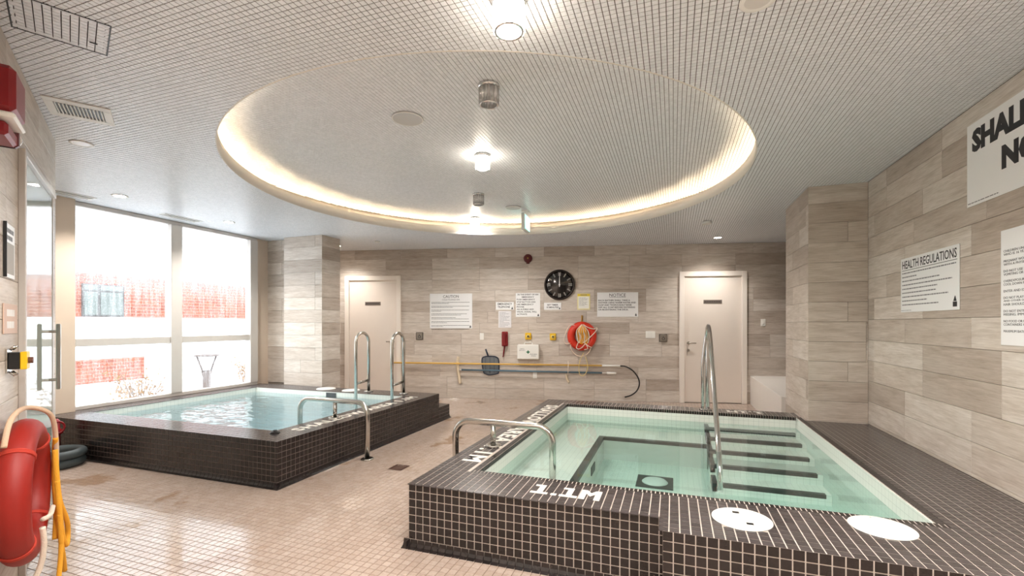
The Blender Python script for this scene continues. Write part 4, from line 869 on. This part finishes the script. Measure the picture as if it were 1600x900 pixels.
def downlight(x, y, lit, label, w_):
    t = thing('downlight', label, 'downlight', (x, y, C-.0005), group='round downlights in the mosaic ceiling')
    MB().lathe([(.058,0),(.075,0),(.075,-.006),(.055,-.004),(.05,-.001)], 32, None, True).build('trim_ring', M_WHITE, t)
    MB().cyl(.054, -.0035, -.0005, 28).build('lens', M_POT if lit else M_OFFGLASS, t)
    if lit:
        ld = bpy.data.lights.new('downlight_beam', 'SPOT'); ld.energy = w_; ld.color = (1,.965,.91); ld.spot_size = R(130); ld.spot_blend = .8; ld.shadow_soft_size = .05
        link('downlight_beam', ld, t, (0,0,-.02))
for x, y, lit, lab, pw in ((-4.39, 2.27, False, 'unlit round downlight near the air vent', 0), (-5.79, 3.34, True, 'round downlight over the front of the window pool', 70), (-5.85, 4.71, True, 'round downlight beside the slot vent over the window pool', 70), (-5.76, 6.79, True, 'small bright downlight beside the left pillar', 40), (.69, 8.22, True, 'small bright downlight in front of the white door', 40), (.35, 2.25, False, 'unlit round fitting cut by the top picture edge', 0), (1.15, 1.2, True, 'added round downlight above the right wall, out of the picture', 150), (-1.6, 1.0, True, 'added round downlight above the viewer, out of the picture', 45)): downlight(x, y, lit, lab, pw)  # both downlights out of the picture are added as extra room light
def ceil_disc(name, label, cat, x, y, z, r, m, th=.01):
    t = thing(name, label, cat, (x, y, z)); MB().lathe([(r,0),(r,-th),(r*.93,-th*1.3),(r*.9,-th),(0,-th)], 48).build('grille' if r > .1 else 'cover', m, t); MB().torus(r*.96, .004, 48, 8, Matrix.Translation((0,0,-th))).build('rim', M_WHITE, t)
ceil_disc('ceiling_speaker', 'round pale ceiling speaker inside the recess', 'speaker', -2.02, 3.2, LZ, .125, M_GREYG)
ceil_disc('ceiling_speaker', 'round pale ceiling speaker behind the exit sign', 'speaker', -2.15, 6.15, LZ, .11, M_GREYG)
ceil_disc('smoke_detector', 'small white smoke detector on the ceiling left of the white door', 'detector', .44, 6.88, C-.0005, .06, M_WHITE, .03)
ceil_disc('smoke_detector', 'small flat detector on the ceiling near the CAUTION notice', 'detector', -4.80, 6.65, C-.0005, .045, M_WHITE, .015)
# exit sign
t = thing('exit_sign', 'hanging exit sign with a green running figure', 'exit sign', (-2.05, 6.42, LZ), R(94))
MB().box(-.07, .07, -.05, .05, -.02, 0, bev=.004).build('canopy', M_WHITE, t); MB().cyl(.012, -.06, -.018, 12).build('stem', M_WHITE, t)
MB().box(-.17, .17, -.025, .025, -.30, -.06, bev=.006).build('housing', mat('pale_grey_housing', srgb(206,210,206), .4), t)
gm = mat('exit_green_face', srgb(90,190,170), .4, emit=(.30,.80,.68,1), es=.9); wm = mat('exit_white_mark', srgb(240,250,248), .4, emit=(.9,1,.98,1), es=1.2)
for s_ in (-1, 1):
    MB().box(-.15, .15, s_*.0265-.001, s_*.0265+.001, -.28, -.08).build('face', gm, t); yy = s_*.029; q = MB()
    q.cyl(.016, -.001, .001, 14, Matrix.Translation((-.03, yy, -.11)) @ ROTX).prism([(-.06,-.13),(-.02,-.125),(-.02,-.185),(-.05,-.19)], yy-.001, yy+.001).prism([(-.05,-.185),(-.03,-.19),(-.06,-.26),(-.08,-.255)], yy-.001, yy+.001).prism([(-.03,-.185),(-.02,-.18),(.02,-.22),(.02,-.26),(.0,-.26),(.0,-.225)], yy-.001, yy+.001).box(.06, .13, yy-.001, yy+.001, -.265, -.1); q.build('running_figure', wm, t)
# access hatch, air vent, slot vents
ha = math.atan2(he1.y, he1.x); t = thing('access_hatch', 'tiled ceiling access hatch with a black edge above the slanted wall', 'hatch', (hc.x, hc.y, C), ha)
fr = MB(); 
for s_ in (-1, 1): fr.box(s_*HA-.003, s_*HA+.003, -HB-.003, HB+.003, -.002, .004).box(-HA, HA, s_*HB-.003, s_*HB+.003, -.002, .004)
fr.build('black_edge', M_BLACK, t); MB().box(-HA, HA, -HB, HB, .002, .004).build('backing', M_CGROUT, t)
link('hatch_tile_field', tiles_mesh('hatch_tile_field', [Field((0,0,.002),(1,0,0),(0,-1,0), cells(-HA+.004, HA-.004, -HB+.004, HB-.004, PC, gap=.0025))], M_CEIL, .003, .001), t)['kind'] = 'stuff'; MB().box(.10, .13, .06, .066, -.006, -.002).build('latch_slot', M_BLACK, t)
vq = [Vector(p) for p in ((-3.68,1.70), (-3.50,1.97), (-3.81,2.15), (-3.94,1.87))]; vc = sum(vq, Vector((0,0)))/4; va_ = math.atan2(vq[1].y-vq[0].y, vq[1].x-vq[0].x)
t = thing('air_vent', 'white slatted air vent in the mosaic ceiling near the red alarm', 'vent', (vc.x, vc.y, C-.0005), va_)
VA, VB = .165, .16; fr = MB().box(-VA, VA, -VB, -VB+.06, -.008, 0, bev=.002).box(-VA, VA, VB-.06, VB, -.008, 0, bev=.002).box(-VA, -VA+.045, -VB+.06, VB-.06, -.008, 0, bev=.002).box(VA-.045, VA, -VB+.06, VB-.06, -.008, 0, bev=.002); fr.build('frame', M_WHITE, t)
MB().box(-VA+.045, VA-.045, -VB+.06, VB-.06, -.0015, -.0005).build('dark_duct', M_BLACK, t)
for k in range(13): 
    x = -VA+.052+k*.0185; MB().box(x, x+.006, -VB+.06, VB-.06, -.012, -.002, Matrix.Identity(4)).build('slat', M_WHITE, t)
def slot_vent(x, y, rz, label, L=.3, W=.11):
    t = thing('slot_vent', label, 'vent', (x, y, C-.0005), rz, 'slot vents along the window')
    MB().box(-L/2, L/2, -W/2, W/2, -.006, 0, bev=.002).build('frame', M_WHITE, t); MB().box(-L/2+.02, L/2-.02, -W/2+.02, W/2-.02, -.0075, -.006).build('dark_slot', mat('slot_grey', srgb(120,116,112), .6), t)
    for k in (-1, 0, 1): MB().box(-L/2+.02, L/2-.02, k*.022-.004, k*.022+.004, -.010, -.0075).build('blade', M_WHITE, t)
slot_vent(-6.22, 4.30, PI/2, 'slot vent in the ceiling above the window mullion', .5, .16); slot_vent(-6.22, 3.12, PI/2, 'slot vent in the ceiling above the near window corner', .4, .16)

# ---------------------------------------------------------------- outside the window
M_SNOW = mat('snowy_ground', srgb(236,238,240), .8)
g = MB().box(-30, XW-.13, -8, 30, -.75, -.6).build('ground_outside', M_SNOW); tag(g, kind='structure')
bl = thing('brick_building', 'white and red brick building across the yard with a grey window', 'building', (-12.2, 9, -.6)); off = Matrix.Translation((12.2, -9, .6))
XB = -12.0; WHT = mat('white_stucco', srgb(236,236,236), .8); BR = brick_mat()
def bpart(name, y0, y1, z0, z1, x0, x1, m, parent=None): o = MB().box(x0, x1, y0, y1, z0, z1).build(name, m, parent or bl); o.matrix_parent_inverse = (bl.matrix_world.inverted() if 0 else off) if parent is None else Matrix.Identity(4); return o
bpart('white_base_wall', 2, 22, -.6, 1.55, XB-.3, XB+.05, WHT); bpart('brick_wall', 2, 22, 1.55, 2.5, XB-.3, XB, BR); bpart('white_upper_wall', 2, 22, 2.5, 3.6, XB-.3, XB+.15, WHT); bpart('white_eave', 2, 22, 3.6, 3.68, XB-.3, XB+.6, WHT)
bpart('grey_upper_wall', 2, 22, 3.68, 5.5, XB-.3, XB, mat('pale_grey_render', srgb(205,205,206), .8)); bpart('brick_plinth', 5, 7.4, .10, .62, XB+.05, XB+.07, BR)
wf = bpart('window_frame', 6.2, 6.99, 1.56, 2.27, XB, XB+.04, mat('dark_window_frame', srgb(50,46,42), .5))
for y0, y1, z0, z1 in ((6.23, 6.47, 1.6, 2.1), (6.53, 6.96, 1.6, 2.1), (6.23, 6.47, 2.14, 2.25), (6.53, 6.96, 2.14, 2.25)):
    o = MB().box(XB+.04, XB+.045, y0, y1, z0, z1).build('window_pane', mat('grey_blind_pane', srgb(92,100,96), .2), wf)
t = thing('garden_lamp', 'garden lamp with a flat saucer top on two struts outside the window', 'lamp post', (-9.5, 7.13, -.6))
dm = mat('weathered_lamp_metal', srgb(96,80,72), .5, .4)
MB().lathe([(0,1.34),(.2,1.335),(.28,1.315),(.2,1.30),(0,1.295)], 32).build('saucer', dm, t); MB().lathe([(.075,0),(.075,.82),(.085,.9),(.10,.97),(.06,1.0),(0,1.0)], 24).build('post', dm, t)
for s_ in (-1, 1): MB().tube([(.0,s_*.09,.97),(0,s_*.22,1.31)], .018, 10).build('strut', dm, t)
def shrub(label, x, y, h_, n_, seed):
    t = thing('winter_shrub', label, 'shrub', (x, y, -.6)); r = random.Random(seed); mb = MB(); lf = MB()
    for k in range(n_):
        a = r.uniform(0, 2*PI); q = r.uniform(.1, .5); p = [(0,0,0),(q*.4*math.cos(a), q*.4*math.sin(a), h_*.5),(q*math.cos(a), q*math.sin(a), h_*r.uniform(.7, 1))]; mb.tube(spline(p, 3), [.012]*3+[.008]*3+[.003], 5)
        for j in range(26):
            c_ = Vector(p[1]).lerp(Vector(p[2]), r.random())+Vector((r.gauss(0,.07), r.gauss(0,.07), r.gauss(0,.05))); d = Vector((r.gauss(0,1), r.gauss(0,1), r.gauss(0,1))).normalized()*.03; e = d.orthogonal().normalized()*.018
            lf.add([c_-d, c_+e, c_+d, c_-e], [(0,1,2,3)])
    mb.build('stems', mat('twig_brown', srgb(120,92,70), .9), t); tag(lf.build('leaves', mat('dry_leaf', srgb(140,104,56), .8), t), kind='stuff')
shrub('dry leafy shrub beyond the lower left window pane', -9.4, 5.75, 1.15, 14, 5); shrub('dry leafy shrub beyond the garden lamp', -10.4, 8.9, 1.2, 14, 6)
